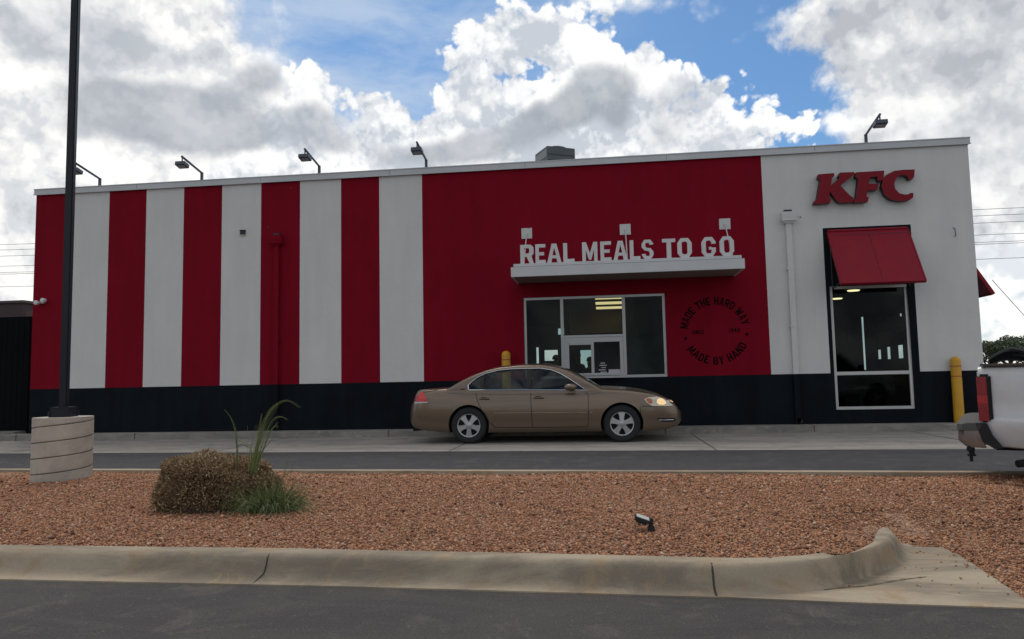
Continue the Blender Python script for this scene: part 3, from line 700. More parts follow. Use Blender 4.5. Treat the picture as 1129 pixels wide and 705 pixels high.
for (a, b) in ((-31, -7.3), (32.5, -4.5)):
    pts = [(math.sin(k*PI/5)*(2.6 if k % 2 == 0 else 1.1)*sc_, math.cos(k*PI/5)*(2.6 if k % 2 == 0 else 1.1)*sc_) for k in range(10)]
    g.prism(pts, lambda u, v, d: (ec.x+a*sc_+u, d, ec.z+b*sc_+v), -.004, -.0005)
g.build('emblem', mat('emblem_black', (.004, .003, .004), .9, spec=.05), B, smooth=0)
# downspouts
def downspout(px, top_y, w_px, mtop, z_low):
    hd = W(px, top_y); g = MB(); X = hd.x; zt = hd.z; hw = .14
    g.box((X-hw*.55, -.09, zt), (X+hw*.55, -.001, zt+.05), 2)
    g.loft([[(X-hw, -.15, zt), (X+hw, -.15, zt), (X+hw, -.001, zt), (X-hw, -.001, zt)], [(X-hw, -.15, zt-.17), (X+hw, -.15, zt-.17), (X+hw, -.001, zt-.17), (X-hw, -.001, zt-.17)], [(X-.09, -.11, zt-.24), (X+.09, -.11, zt-.24), (X+.09, -.001, zt-.24), (X-.09, -.001, zt-.24)]], 0)
    g.box((X-hw-.012, -.162, zt-.19), (X+hw+.012, -.15, zt-.165), 0)
    g.box((X-.055, -.09, ZBAND), (X+.055, -.001, zt-.2405), 0); g.box((X-.055, -.09, z_low), (X+.055, -.001, ZBAND-.0005), 1)
    for z in (zt-1.2, zt-2.4): g.box((X-.075, -.094, z), (X+.075, -.001, z+.03), 0)
    return g.build('downspout', [mtop, M_BAND, M_BLK], B)
downspout(306.3, 260.5, 12, M_RED, .16)
downspout(867.8, 235, 12, M_WHITE, .16)
p = W(880.3, 463.3); g = MB(); g.lathe([(.045, -.09), (.05, -.03), (.05, -.001)], (p.x, 0, p.z), 'y', 10); g.box((p.x-.05, -.07, p.z-.05), (p.x+.05, -.001, p.z-.02)); g.build('drain_outlet', M_ALU2, B)
p = W(268, 257); g = MB(); g.box((p.x-.06, -.03, p.z-.05), (p.x+.06, -.001, p.z+.05), 0); g.box((p.x-.07, -.05, p.z+.05), (p.x+.07, -.001, p.z+.062), 0); g.box((p.x-.055, -.04, p.z-.064), (p.x+.055, -.001, p.z-.0505), 1); g.build('vent_box', [M_BLK, M_ALU2], B)
p = W(1052, 256); g = MB(); g.tube([(p.x-.02, -.01, p.z+.09), (p.x, -.04, p.z+.06), (p.x+.01, -.04, p.z-.08), (p.x, -.01, p.z-.1)], .008, 6); g.build('hook', mat('rust', (.12, .06, .03), .8), B)
for (a, b) in ((882.5, 239.5), (320.5, 207.5), (583, 252), (296, 250.5)):
    p = W(a, b); g = MB(); g.lathe([(.012, -.012), (.015, -.001)], (p.x, 0, p.z), 'y', 8); g.build('wall_bolt', MATS['rust'], B)
# red sign letters (slab serif) on the white wall
S = thing('wall_sign', 'three large red slanted slab-serif letters on the white wall above the red awning', 'sign', (W(950, 205).x, -.03, W(950, 205).z))
KFC = {'K': [(168,168),(302,158),(299,183),(284,192),(270,262),(346,196),(333,186),(347,154),(468,149),(464,172),(440,190),(350,262),(432,345),(456,362),(463,374),(455,399),(350,404),(322,392),(266,312),(256,362),(271,374),(266,406),(128,416),(133,393),(156,374),(184,212),(163,202)],
 'F': [(478,152),(716,137),(708,205),(694,220),(668,224),(655,206),(661,188),(597,192),(586,246),(669,246),(657,296),(576,302),(567,350),(587,362),(578,397),(462,404),(466,382),(480,370),(499,205),(474,190)],
 'C': [(968,128),(963,190),(946,212),(922,213),(908,188),(880,174),(845,176),(813,200),(798,245),(806,288),(840,326),(885,336),(922,333),(935,322),(957,323),(955,360),(934,376),(905,386),(835,390),(768,376),(718,338),(692,272),(704,212),(742,167),(798,140),(870,131)]}
M_SR = mat('sign_red', (.20, .004, .013), .5, var=.06, spec=.2); M_SB = mat('sign_return', (.016, .012, .016), .5)
for ch, pl in KFC.items():
    q = [W(880+a/7.527, 170+b/7.527, -.16) for a, b in pl]
    g = MB(); g.prism([(p.x, p.z) for p in q], lambda u, v, d: (u, d, v), -.16, -.035, 0, 1)
    o = g.build('letter', [M_SR, M_SB], S, bevel=0); o['label'] = 'red slab-serif letter '+ch
    g = MB(); c0 = q[0]
    zc = sum(p.z for p in q)/len(q)
    xm_, xM_ = min(p.x for p in q), max(p.x for p in q)
    for xx in ((xm_*.7+xM_*.3),): g.box((xx-.02, -.036, zc-.2), (xx+.02, -.001, zc-.16))
    part_build(g, 'standoff', M_BLK, o)
# white standing letters on the canopy
ext = [('R',573.7,588.2),('E',590.3,601.3),('A',603.2,618.8),('L',621,633.2),('M',642,658.8),('E',662,674),('A',676.3,692),('L',694.5,706),('S',707.8,720.5),('T',730.5,745),('O',747.2,763),('G',774,789.5),('O',794,809.7)]
S2 = thing('canopy_sign', 'row of pale standing block letters reading REAL MEALS TO GO on top of the canopy', 'sign', ((cf0+cf1)/2, -CD+.1, ZL))
YL = -CD+.08; hL = .5*((W(580, 268.6, YL).z-W(580, 290, YL).z)+(W(802, 258.7, YL).z-W(802, 280, YL).z))
M_LT = mat('letter_white', (.60, .60, .59), .5, var=.05)
for ch, a, b in ext:
    x0, x1 = W(a, 280, YL).x, W(b, 280, YL).x; g = MB()
    fn = lambda u, v, d: (x0+(x1-x0)*u, d, ZL+.001+hL*v)
    letter(g, ch, fn, YL, YL+.05); o = g.build('letter', M_LT, S2, smooth=0); o['label'] = 'pale block letter '+ch

# ------------------------------------------------------------------ roof lamps
def roof_lamp(px, pytop, label):
    base = W(px, pytop, .12); X = base.x; o = thing('roof_lamp', label, 'lamp', (X, .12, ZCOP), 'gooseneck lamps along the roof edge')
    g = MB(); g.box((X-.06, .06, ZCOP+.001), (X+.06, .18, ZCOP+.012)); g.box((X-.027, .093, ZCOP+.0125), (X+.027, .147, ZCOP+.235)); g.build('post', M_FIX, o, bevel=.004)
    g = MB(); g.tube([(X, .12, ZCOP+.215), (X, -.72, ZCOP+.36)], .026, 6); g.build('arm', M_FIX, o)
    g = MB(); g.tube([(X, -.70, ZCOP+.38), (X, -.70, ZCOP+.20)], .016, 6)
    rot = Matrix.Rotation(R_a(-12), 3, 'X')
    g.box((X-.115, -.80, ZCOP+.13), (X+.115, -.60, ZCOP+.215), 0, rot); g.box((X-.095, -.78, ZCOP+.122), (X+.095, -.62, ZCOP+.1295), 1, rot)
    g.build('lamp_head', [M_FIX, mat('lens', (.3, .32, .34), .3)], o, bevel=.01)
for (px, py, lb) in [(110, 203, 'small gooseneck lamp on the roof edge just right of the tall pole'), (222.5, 197.5, 'small gooseneck lamp on the roof edge above the second red stripe right of the pole'), (352, 191.5, 'small gooseneck lamp on the roof edge above the white stripe beside the red downspout'), (470, 187, 'small gooseneck lamp on the roof edge where the stripes meet the wide red field'), (955, 158.5, 'small gooseneck lamp on the roof edge above the red wall sign')]:
    roof_lamp(px, py, lb)
# rooftop unit
u = W(612, 180, 4.5); U = thing('rooftop_unit', 'dark louvred air conditioning unit standing on the flat roof', 'air conditioner', (u.x, 4.5, 5.35))
rot = Matrix.Rotation(R_a(28), 3, 'Z'); ztop = W(612, 166, 4.5).z; hw = .42
def rbx(mb, a, b, mi=0):
    x0, y0, z0 = a; x1, y1, z1 = b
    vs = [U.location + rot @ Vector(p) for p in ((x0,y0,z0),(x1,y0,z0),(x1,y1,z0),(x0,y1,z0),(x0,y0,z1),(x1,y0,z1),(x1,y1,z1),(x0,y1,z1))]
    mb.add(vs, [(0,3,2,1),(4,5,6,7),(0,1,5,4),(1,2,6,5),(2,3,7,6),(3,0,4,7)], mi)
HH = ztop-5.35
g = MB(); rbx(g, (-hw, -hw, 0), (hw, hw, HH-.04), 0)
for k in range(12): rbx(g, (-hw+.04, -hw-.012, .1+k*(HH-.2)/12), (hw-.04, -hw-.001, .1+k*(HH-.2)/12+.03), 1)
rbx(g, (-hw-.012, -hw+.02, HH-.32), (-hw-.001, hw-.02, HH-.12), 2)
g.build('cabinet', [mat('unit_grey', (.06, .075, .085), .5, var=.2), mat('louvre', (.03, .04, .045), .5), mat('unit_pale', (.17, .18, .19), .5)], U)
g = MB(); g.lathe([(.36, 0), (.36, .05), (.30, .08), (.05, .09)], (U.location.x, U.location.y, ztop-.039), n=20); g.build('fan_guard', M_FIX, U)
# small fixtures
p = W(48, 333.5); o = thing('security_light', 'small white twin-head security light on the leftmost red stripe', 'light', (p.x, -.02, p.z))
g = MB(); g.box((p.x-.04, -.05, p.z-.03), (p.x+.04, -.001, p.z+.03)); g.build('base', M_LT, o, bevel=.005)
for dx, dz in ((-.085, -.02), (.085, .03)):
    g = MB(); g.lathe([(.02, -.04), (.05, -.07), (.055, -.15), (.04, -.16)], (p.x+dx, 0, p.z+dz), 'y', 12); g.build('lamp_head', M_LT, o)
o = thing('flood_light', 'small dark floodlight on the side wall near the right roof corner', 'light', (XR+.001, 1.0, W(1070, 172).z))
p = o.location; g = MB(); g.box((p.x, p.y-.05, p.z-.04), (p.x+.05, p.y+.05, p.z+.04)); g.build('base', M_FIX, o)
g = MB(); g.box((p.x+.045, p.y-.10, p.z-.09), (p.x+.18, p.y+.10, p.z+.06), 0, Matrix.Rotation(.4, 3, 'Y')); g.build('lamp_head', M_FIX, o, bevel=.01)

# ------------------------------------------------------------------ bollards
def bollard(X, Y, r, h, label):
    o = thing('bollard', label, 'bollard', (X, Y, .0), 'yellow bollards by the building')
    g = MB(); g.lathe([(r, .004), (r, h-r*.9)]+[(r*math.cos(a), h-r*.9+r*.9*math.sin(a)) for a in np.linspace(.15, 1.5, 8)], (X, Y, 0), n=28); g.build('post', M_YEL, o)
    for z in (h-.20, h-.40):
        g = MB(); g.lathe([(r+.001, z), (r+.003, z+.002), (r+.003, z+.018), (r+.001, z+.02)], (X, Y, 0), n=28); g.build('band', M_YRED, o)
pb = G(1058.5, 474.3); bollard(pb.x, pb.y, 5.3/FPX*(pb-CAM).dot(Fw), W(1054, 393.3, pb.y).z, 'yellow bollard with red bands near the right corner of the building')
pb = W(559, 450, -.22); bollard(pb.x, -.22, .095, W(559, 387, -.22).z, 'yellow bollard behind the brown sedan below the canopy')

# ------------------------------------------------------------------ light pole on concrete pier
fr_ = G(68, 531.5, .125); dpt = (fr_-CAM).dot(Fw); pr = 34/FPX*dpt/(1-34/FPX)*.86
dr_ = Vector((fr_.x-CAM.x, fr_.y-CAM.y, 0)).normalized(); pc = fr_+dr_*pr; pz = W(69, 459.8, pc.y).z
o = thing('light_pole', 'tall dark square steel pole rising out of the frame from a round concrete base', 'pole', (pc.x, pc.y, 0))
g = MB(); rings = []
n = 40
H = pz
for k in range(61):
    z = .02+(pz-.02)*k/60; ring_ = []
    for j in range(n):
        a = 2*PI*j/n; ph = (z*1.0/.17 - a/(2*PI)) % 1.0
        r = pr*(1-.018*max(0, 1-abs(ph-.5)/.055)); ring_.append((pc.x+r*math.cos(a), pc.y+r*math.sin(a), z))
    rings.append(ring_)
# spiral seams of the paper form: real grooves, finer mesh
n = 96; rings = []
for k in range(141):
    z = .02+(pz-.02)*k/140; ring_ = []
    for j in range(n):
        a = 2*PI*j/n; ph = (z/.175 - a/(2*PI)) % 1.0
        dlt = max(0, 1-abs(ph-.5)/.05); r = pr*(1+(-.03*dlt)+.004*math.sin(3*a+z*9)); ring_.append((pc.x+r*math.cos(a), pc.y+r*math.sin(a), z))
    rings.append(ring_)
g = MB(); g.loft(rings, 0); pier = g.build('base', M_CONC, o, smooth=60)
# dark brown line along the spiral grooves
g = MB()
for s0 in range(-1, 6):
    pts = []
    for j in range(49):
        a = 2*PI*j/48; z = .175*(a/(2*PI)+.5+s0)
        if .05 < z < pz-.01: pts.append((pc.x+pr*.976*math.cos(a), pc.y+pr*.976*math.sin(a), z))
    if len(pts) > 3: g.tube(pts, .0085, 5)
part_build(g, 'form_seam', mat('seam_dark', (.12, .10, .08), .95), pier)
pw = 4.75/FPX*(pc-CAM).dot(Fw)
rotp = Matrix.Rotation(R_a(16), 3, 'Z')
def rbp(mb, hx, z0, z1, mi=0):
    vs = [Vector((pc.x, pc.y, 0)) + rotp @ Vector((sx*hx, sy*hx, 0)) + Vector((0, 0, z)) for z in (z0, z1) for sx, sy in ((-1,-1),(1,-1),(1,1),(-1,1))]
    mb.add(vs, [(0,3,2,1),(4,5,6,7),(0,1,5,4),(1,2,6,5),(2,3,7,6),(3,0,4,7)], mi)
g = MB(); rbp(g, pw*.86, pz+.10, 8.2); g.build('shaft', M_STEELP, o, bevel=.01)
g = MB(); rbp(g, pw*2.15, pz+.001, pz+.115); g.build('base_cover', M_STEELP, o, bevel=.006)
g = MB(); rbp(g, pw*2.3, pz+.001, pz+.018)
for sx, sy in ((-1,-1),(1,-1),(1,1),(-1,1)):
    q = Vector((pc.x, pc.y, 0)) + rotp @ Vector((sx*pw*2.2, sy*pw*2.2, 0)); g.lathe([(.014, 0), (.014, .05)], (q.x, q.y, pz+.018), n=8)
g.build('base_plate', M_STEELP, o)
g = MB(); g.box((pc.x-.9, pc.y-.06, 8.1), (pc.x+.9, pc.y+.06, 8.2)); 
for s in (-1, 1): g.box((pc.x+s*1.1-.35, pc.y-.18, 8.08), (pc.x+s*1.1+.35, pc.y+.18, 8.24))
g.build('lamp_head', M_STEELP, o, bevel=.02)

# ------------------------------------------------------------------ dark enclosure, neighbour building, wires
fx = W(33, 400, .35).x; fz = W(20, 349.5, .35).z
o = thing('enclosure_fence', 'tall black slatted enclosure beside the left end of the restaurant', 'fence', (fx-4, .35, 0))
g = MB()
for k in range(60):
    X = fx-.02-k*.15
    if X < fx-9: break
    g.box((X-.142, .34, .12), (X, .365, fz))
g.build('slat_panel', mat('fence_black', (.0035, .0045, .0055), .9, spec=.1, var=.2, vs=2), o)
for X in (fx-.06, fx-2.4, fx-4.8, fx-7.2):
    g = MB(); g.box((X-.05, .37, .0), (X+.05, .47, fz+.0)); g.build('post', M_BLK, o)
g = MB(); g.box((fx-9, -.05, .002), (fx-.02, .33, .19)); struct(g.build('fence_plinth', M_WALK))
o = thing('neighbour_building', 'low brown flat-roofed building behind the black enclosure', 'building', (W(-30, 345, 22).x, 22, 0))
a = W(25, 345, 22).x; z1 = W(12, 334.5, 22).z
g = MB(); g.box((a-14, 22, 0), (a, 30, z1), 0); g.build('wall', mat('brown_block', (.06, .04, .038), .85, var=.12, vs=2), o)
g = MB(); g.box((a-14.1, 21.9, z1+.001), (a+.1, 30.1, z1+.14)); g.build('coping', mat('dark_cap', (.07, .05, .05), .6), o)
g = MB(); q = W(33, 343, 16); g.box((q.x-.12, 15.9, 0), (q.x+.6, 16.2, q.z)); 
o = g.build('chimney_box', mat('brown_dark', (.10, .06, .05), .8)); tag(o, 'small dark box rising behind the enclosure at the building corner', 'roof vent')
# utility line behind
pz_l = [W(1100, y, 38).z for y in (232, 236.5, 247, 258, 265, 269.5, 287)]
yl = [38, 38.8, 38, 38.8, 39.3, 38.4, 38]
for i, (z, y) in enumerate(zip(pz_l, yl)):
    pts = []
    for t in np.linspace(0, 1, 41):
        X = -70+150*t; pts.append((X, y, z+.25*(abs(2*((t*3) % 1)-1)**2)-.1-.012*(X-28)))
    g = MB(); g.tube(pts, .016, 5); o = g.build('power_line', M_BLK, smooth=0)
    tag(o, 'thin dark overhead power line crossing behind the restaurant', 'power line', 'overhead lines behind the restaurant')
for X, lb in ((-52, 'left'), (62, 'right')):
    o = thing('utility_pole', 'wooden utility pole far %s of the restaurant carrying the overhead lines' % lb, 'utility pole', (X, 38.4, 0), 'utility poles')
    g = MB(); g.tube([(X, 38.4, 0), (X, 38.4, 14.5)], [.17, .11], 10); g.build('pole', mat('pole_wood', (.10, .07, .05), .9, var=.2), o)
    g = MB(); g.box((X-.06, 37.4, 13.2), (X+.06, 39.6, 13.35)); g.build('crossarm', MATS['pole_wood'], o)
    g = MB(); g.box((X-.06, 37.6, 11.6), (X+.06, 39.4, 11.75)); g.build('crossarm', MATS['pole_wood'], o)
a = W(1094, 309, 12); b = W(1180, 400, 20); g = MB(); g.tube([a, (a+b)/2+Vector((0, 0, -.1)), b], .012, 5)
tag(g.build('guy_wire', M_BLK), 'thin slanting wire running down to the right past the side awning', 'wire')

# ------------------------------------------------------------------ trees behind on the right
M_BARK = mat('bark', (.07, .05, .035), .9, var=.3, vs=8, bump=.5, bs=20)
M_LEAF = islandmat('leaves', [(.05, .075, .035), (.07, .10, .045), (.10, .13, .06), (.055, .08, .04)], .7)
def tree(X, Y, h, cw, label, seed):
    r = np.random.default_rng(seed); o = thing('tree', label, 'tree', (X, Y, 0), 'trees behind the restaurant')
    g = MB(); g.tube([(X, Y, 0), (X+.1, Y, h*.25), (X-.05, Y, h*.5), (X, Y, h*.75)], [.2, .16, .12, .05], 8)
    cl = []
    for k in range(11):
        a = r.uniform(0, 2*PI); el = r.uniform(.3, .95); rad = cw*r.uniform(.3, .95); z = h*(.36+.55*el)
        rad *= math.sqrt(max(.1, 1-((z/h-.6)/.45)**2)); e = Vector((X+rad*math.cos(a), Y+rad*math.sin(a), z)); cl.append(e)
        s = Vector((X, Y, h*r.uniform(.25, .5))); m_ = (s+e)/2+Vector((0, 0, -.1)); g.tube([s, m_, e], [.07, .045, .015], 5)
    g.build('trunk', M_BARK, o)
    cl += [Vector((X+r.uniform(-.5, .5)*cw, Y+r.uniform(-.5, .5)*cw, h*r.uniform(.5, .9))) for _ in range(10)]
    N = 4200; idx = r.integers(0, len(cl), N); c = np.array([tuple(v) for v in cl])[idx]
    dv = r.normal(size=(N, 3)); dv /= np.linalg.norm(dv, axis=1)[:, None]; rr = (cw*.30)*r.uniform(.2, 1, N)**.5
    c = c+dv*rr[:, None]*np.array([1, 1, .75]); s = r.uniform(.05, .12, N)
    a = r.normal(size=(N, 3)); a /= np.linalg.norm(a, axis=1)[:, None]; b = np.cross(a, r.normal(size=(N, 3))); b /= np.linalg.norm(b, axis=1)[:, None]
    v = np.stack([c-a*s[:, None], c+b*s[:, None]*.5, c+a*s[:, None], c-b*s[:, None]*.5], 1).reshape(-1, 3)
    v -= np.array([X, Y, 0]); F = np.arange(4*N).reshape(-1, 4); q = raw_mesh('crown', v, F, M_LEAF); q.parent = o
for i, (px, Y, py, cw, lb) in enumerate([(1090, 44, 374, 1.7, 'small green tree right against the restaurant corner, the leftmost behind it'), (1112, 46, 370, 2.0, 'bushy green tree behind the black bag on the truck bed'), (1140, 43, 371, 2.2, 'green tree at the right edge beyond the white truck'), (1172, 45, 366, 2.4, 'green tree just past the right edge beyond the white truck')]):
    p = W(px, py, Y); tree(p.x, Y, p.z, cw, lb, i+3)

# ------------------------------------------------------------------ dry shrub and grass
def blades(root, dirs, length, width, curve, rngl, seg=4):
    """root Nx3, dirs Nx3 unit, droop by curve"""
    N = len(root); vs = []; up = np.array([0, 0, 1.0])
    side = np.cross(dirs, rngl.normal(size=(N, 3))); side /= np.linalg.norm(side, axis=1)[:, None]
    for k in range(seg+1):
        t = k/seg; c = root+dirs*(length*t)[:, None]-up*(curve*length*t*t)[:, None]; w = width*(1-t)**.7*.5+.0004
        vs.append(np.stack([c-side*w[:, None], c+side*w[:, None]], 1))
    V_ = np.stack(vs, 1).reshape(N, -1, 3); F = []
    n = V_.shape[1]
    for k in range(seg): F.append([2*k, 2*k+1, 2*k+3, 2*k+2])
    F = np.array(F)[None]+n*np.arange(N)[:, None, None]; return V_.reshape(-1, 3), F.reshape(-1, 4)
sb = G(243, 566, .13); dep = (sb-CAM).dot(Fw); s1 = dep/FPX
o = thing('dry_shrub', 'rounded brown dead shrub on the gravel bed', 'shrub', (sb.x, sb.y+.35, .12))
cy_ = sb.y+.36; cx_ = W(240, 540, cy_).x; s1 = (Vector((cx_, cy_, .4))-CAM).dot(Fw)/FPX
hx, hy, hz = 60*s1, .40, 57*s1
def shp(a, e):   # superellipsoid-ish dome with lumps
    ca, sa, ce, se = np.cos(a), np.sin(a), np.cos(e), np.sin(e)
    p = lambda q, n: np.sign(q)*np.abs(q)**n
    lump = 1+.05*np.sin(3*a+1)+.04*np.sin(5*a+2*e)+.05*np.sin(7*e+a*2)
    tilt = 1-.16*sst(ca, .1, 1.0)*np.ones_like(a)
    x = p(ca, .75)*p(ce, .45)*hx*lump; y = p(sa, .85)*p(ce, .5)*hy*lump; z = p(se, .50)*hz*(lump*.5+.5)*tilt
    return np.stack([x, y, z], -1)
aa = np.linspace(0, 2*PI, 49)[:-1]; rings = []
for e in np.linspace(0.0, 1.5, 16):
    pts = shp(aa, np.full_like(aa, e))*np.array([.90, .90, .92]); rings.append([(cx_+p[0], cy_+p[1], .11+p[2]) for p in pts])
g = MB(); g.loft(rings, 0); g.build('twig_core', mat('twig_core', (.055, .036, .022), .95, var=.5, vs=30, bump=1, bs=60), o)
r5 = np.random.default_rng(5); N = 48000
a = r5.uniform(0, 2*PI, N); e = np.arcsin(r5.uniform(-.02, 1, N)); P0 = shp(a, np.clip(e, .0, 1.57)); nrm = P0/np.array([hx, hy, hz])**1.6; nrm /= np.linalg.norm(nrm, axis=1)[:, None]
dr = nrm+r5.normal(size=(N, 3))*.55; dr /= np.linalg.norm(dr, axis=1)[:, None]
rt = P0*r5.uniform(.88, 1.0, N)[:, None]+np.array([cx_, cy_, .12]); ln = r5.uniform(.015, .042, N)
v, F = blades(rt, dr, ln, r5.uniform(.003, .008, N), r5.uniform(-.1, .3, N), r5, 2)
v -= np.array(o.location); N2 = 2600; a2 = r5.uniform(0, 2*PI, N2); e2 = np.arcsin(r5.uniform(0, 1, N2)); Q0 = shp(a2, e2)*r5.uniform(.97, 1.03, N2)[:, None]+np.array([cx_, cy_, .12])
d2 = r5.normal(size=(N2, 3)); d2 /= np.linalg.norm(d2, axis=1)[:, None]
v2, F2 = blades(Q0, d2, r5.uniform(.012, .03, N2), r5.uniform(.005, .011, N2), r5.uniform(0, .3, N2), r5, 2); v2 -= np.array(o.location)
q = raw_mesh('dry_blossom', v2, F2, islandmat('straw', [(.30, .21, .11), (.45, .34, .20), (.55, .44, .28)], .9)); q.parent = o
q = raw_mesh('foliage', v, F, islandmat('dry_leaves', [(.08, .045, .02), (.20, .125, .06), (.30, .195, .10), (.15, .09, .042), (.40, .28, .15), (.56, .43, .26)], .9)); q.parent = o
# green grass at its side
M_GR = islandmat('green_grass', [(.04, .07, .015), (.08, .125, .03), (.15, .20, .06), (.34, .30, .15)], .7)
gc = G(284, 566, .13); o2 = thing('grass_tuft', 'green grass tuft with tall bent stalks growing out of the dead shrub', 'grass', (gc.x, gc.y, .12))
N = 1500; r6 = np.random.default_rng(6)
a = r6.uniform(0, 2*PI, N); rad = r6.uniform(0, 1, N)**.6
root = np.stack([gc.x+.06+rad*.22*np.cos(a), gc.y+.10+rad*.12*np.sin(a), np.full(N, .125)], -1)
dr = np.stack([np.cos(a)*.55*rad+r6.normal(size=N)*.3+.12, np.sin(a)*.4*rad-.18+r6.normal(size=N)*.25, r6.uniform(.7, 1.2, N)], -1); dr /= np.linalg.norm(dr, axis=1)[:, None]
v, F = blades(root, dr, r6.uniform(.15, .52, N), r6.uniform(.0025, .005, N), r6.uniform(.3, 1.0, N), r6, 6); v -= np.array(o2.location)
q = raw_mesh('leaves', v, F, M_GR); q.parent = o2
# tall stalks: traced in space at the shrub's own distance
def stalk(pts, w, g):
    P = [W(a, b, gc.y+.22) for a, b in pts]; P = dens(P, 4); n = len(P)
    g.tube([p+Vector((0, .0, 0)) for p in P], [w*(1-.75*i/n) for i in range(n)], 4, cap=False)
g = MB()
S_ = [[(277,520),(281,500),(286,480),(292,463),(300,450),(311,443),(320,443),(327,447),(331,450)],
      [(278,520),(283,497),(289,474),(296,458),(305,447),(312,442.5),(318,441)],
      [(276,520),(280,503),(284,485),(290,468),(297,455),(306,445)],
      [(279,520),(285,495),(291,475),(298,461),(306,447)],
      [(280,520),(287,498),(292,482),(298,468),(304,461),(311,460),(316,463)],
      [(281,520),(289,500),(296,480),(301,472),(306,466)],
      [(283,515),(292,490),(298,475),(303,470),(306,472)],
      [(261,520),(261,495),(259,474),(255,462),(250,455),(248,452)],
      [(262,520),(261.5,500),(261,486),(260,472)],
      [(262,492),(267,490),(274,494)],[(262,483),(268,487),(275,491),(277,500)],
      [(282,510),(290,496),(297,488),(303,480)],[(274,520),(276,505),(275,490)],[(277,520),(282,500),(285,478),(289,456)],[(278,520),(281,505),(285,488),(289,470),(294,460)],
      [(300,560),(306,540),(313,526),(321,520)],[(303,560),(312,545),(318,530),(322,516),(326,508)],[(306,560),(316,548),(322,536),(325,528)],[(305,550),(311,530),(315,515),(319,502)],[(308,555),(320,545),(328,541),(333,542)],[(306,560),(318,552),(330,550),(335,551)]]
for s in S_:
    stalk(s, .003, g)
    for _ in range(2):
        j = r6.uniform(-2.2, 2.2, 2); stalk([(a+j[0]*(.4+i/len(s)), b+j[1]*.6) for i, (a, b) in enumerate(s)], .0018, g)
for k in range(30):
    x0 = r6.uniform(272, 284); y1 = r6.uniform(462, 505); dx = r6.uniform(-2, 16); stalk([(x0, 522), (x0+dx*.3, (522+y1)/2), (x0+dx, y1)], .0022, g)
g.build('stalk', M_GR, o2)
# seed heads
g = MB()
for k in range(3):
    pass

# ------------------------------------------------------------------ landscape spotlight
sp = G(716, 590, .12); ds = (sp-CAM).dot(Fw)/FPX
o = thing('ground_spotlight', 'small black landscape spotlight on a stake in the gravel', 'spotlight', (sp.x, sp.y, .12)); X, Y = sp.x, sp.y
def SP(a, b): return W(a, b, Y)
a = SP(714.2, 578.5); b = SP(722, 592)
g = MB(); g.box((a.x, Y-.025, .07), (b.x, Y+.025, a.z-.005)); g.box((a.x+.008, Y-.02, a.z-.005), (b.x-.008, Y+.02, a.z+.008)); g.build('stake', M_BLK, o, bevel=.006)
c0 = SP(718, 576); g = MB(); g.tube([(c0.x, Y, a.z), (c0.x+.003, Y, c0.z+.01)], .012, 10); g.lathe([(.016, -.016), (.016, .016)], (c0.x, Y, c0.z+.012), 'y', 12); g.build('knuckle', M_BLK, o)
h0 = SP(700, 570); h1 = SP(716, 575.5); ax = (h1-h0).normalized(); mid = (h0+h1)/2
g = MB(); L_ = (h1-h0).length/2; lat = Vector((0, 1, .0)); nr = ax.cross(lat).normalized()*-1
if nr.z < 0: nr = -nr
def HB(mb, u0, u1, v0, v1, h0_, h1_, mi):
    vs = [mid+ax*u+lat*v+nr*h for h in (h0_, h1_) for u, v in ((u0, v0), (u1, v0), (u1, v1), (u0, v1))]
    mb.add(vs, [(0,3,2,1),(4,5,6,7),(0,1,5,4),(1,2,6,5),(2,3,7,6),(3,0,4,7)], mi)
nr = (nr+Vector((0, -.06, 0))).normalized(); lat = nr.cross(ax).normalized()
HB(g, -L_, L_, -.045, .045, -.008, .014, 0); HB(g, -L_*.7, L_*.7, -.035, .035, -.022, -.0085, 0)
for k in range(5): HB(g, -L_*.7+k*L_*.3, -L_*.7+k*L_*.3+.004, -.04, .04, -.028, -.0225, 0)
hd = g.build('lamp_head', M_BLK, o, bevel=.004)
g = MB(); HB(g, -L_*.86, L_*.86, -.040, .040, .0145, .0175, 0); part_build(g, 'lens', mat('lens_pale', (.62, .66, .62), .15), hd)

# ================================================================== VEHICLES
def smooth_keys(keys, x, s=.03):
    k = np.array(keys); xs_ = np.linspace(-.5, .5, 9)*2*s
    return float(np.mean(np.interp(x+xs_, k[:, 0], k[:, 1])))
M_PAINT = mat('sedan_paint', (.165, .117, .080), .32, .55, var=.03, vs=300, coat=.6)
M_TYRE = mat('tyre', (.016, .016, .017), .85, bump=.3, bs=80)
M_RIM = mat('rim', (.40, .40, .40), .35, .6)
M_DARK = mat('underbody', (.008, .008, .009), .9)
M_CHROME = mat('chrome', (.65, .65, .65), .18, .9)
M_TAIL = mat('tail_red', (.35, .01, .012), .2, coat=.5, emit=(.8, .02, .02), es=.12)
M_LAMP = mat('lamp_clear', (.62, .55, .44), .15, .2, coat=.8)
M_AMBER = mat('amber', (.45, .12, .03), .2, coat=.5)
M_HEAD = mat('head_on', (.9, .7, .4), .3, emit=(1, .62, .28), es=.5)
M_SEAM = mat('seam_black', (.006, .006, .006), .7)
M_SEAT = mat('seat_cloth', (.05, .048, .045), .9)
def body_section(w, zb, zt, prof, crown):
    half = [(w*fy, zb+(zt-zb)*fz) for fy, fz in prof]
    top = [(w*.6*prof[-1][0], zt+crown*.65), (0.0, zt+crown)]
    rgt = [(0.0, zb)] + half + top
    return [(y, z) for y, z in rgt] + [(-y, z) for y, z in rgt[-2:0:-1]]
SPROF = [(.82, 0), (.93, .01), (.962, .05), (.98, .15), (.995, .32), (1, .48), (.996, .62), (.987, .75), (.973, .84), (.955, .90), (.925, .95), (.88, .985), (.80, 1.0)]
class Car: pass
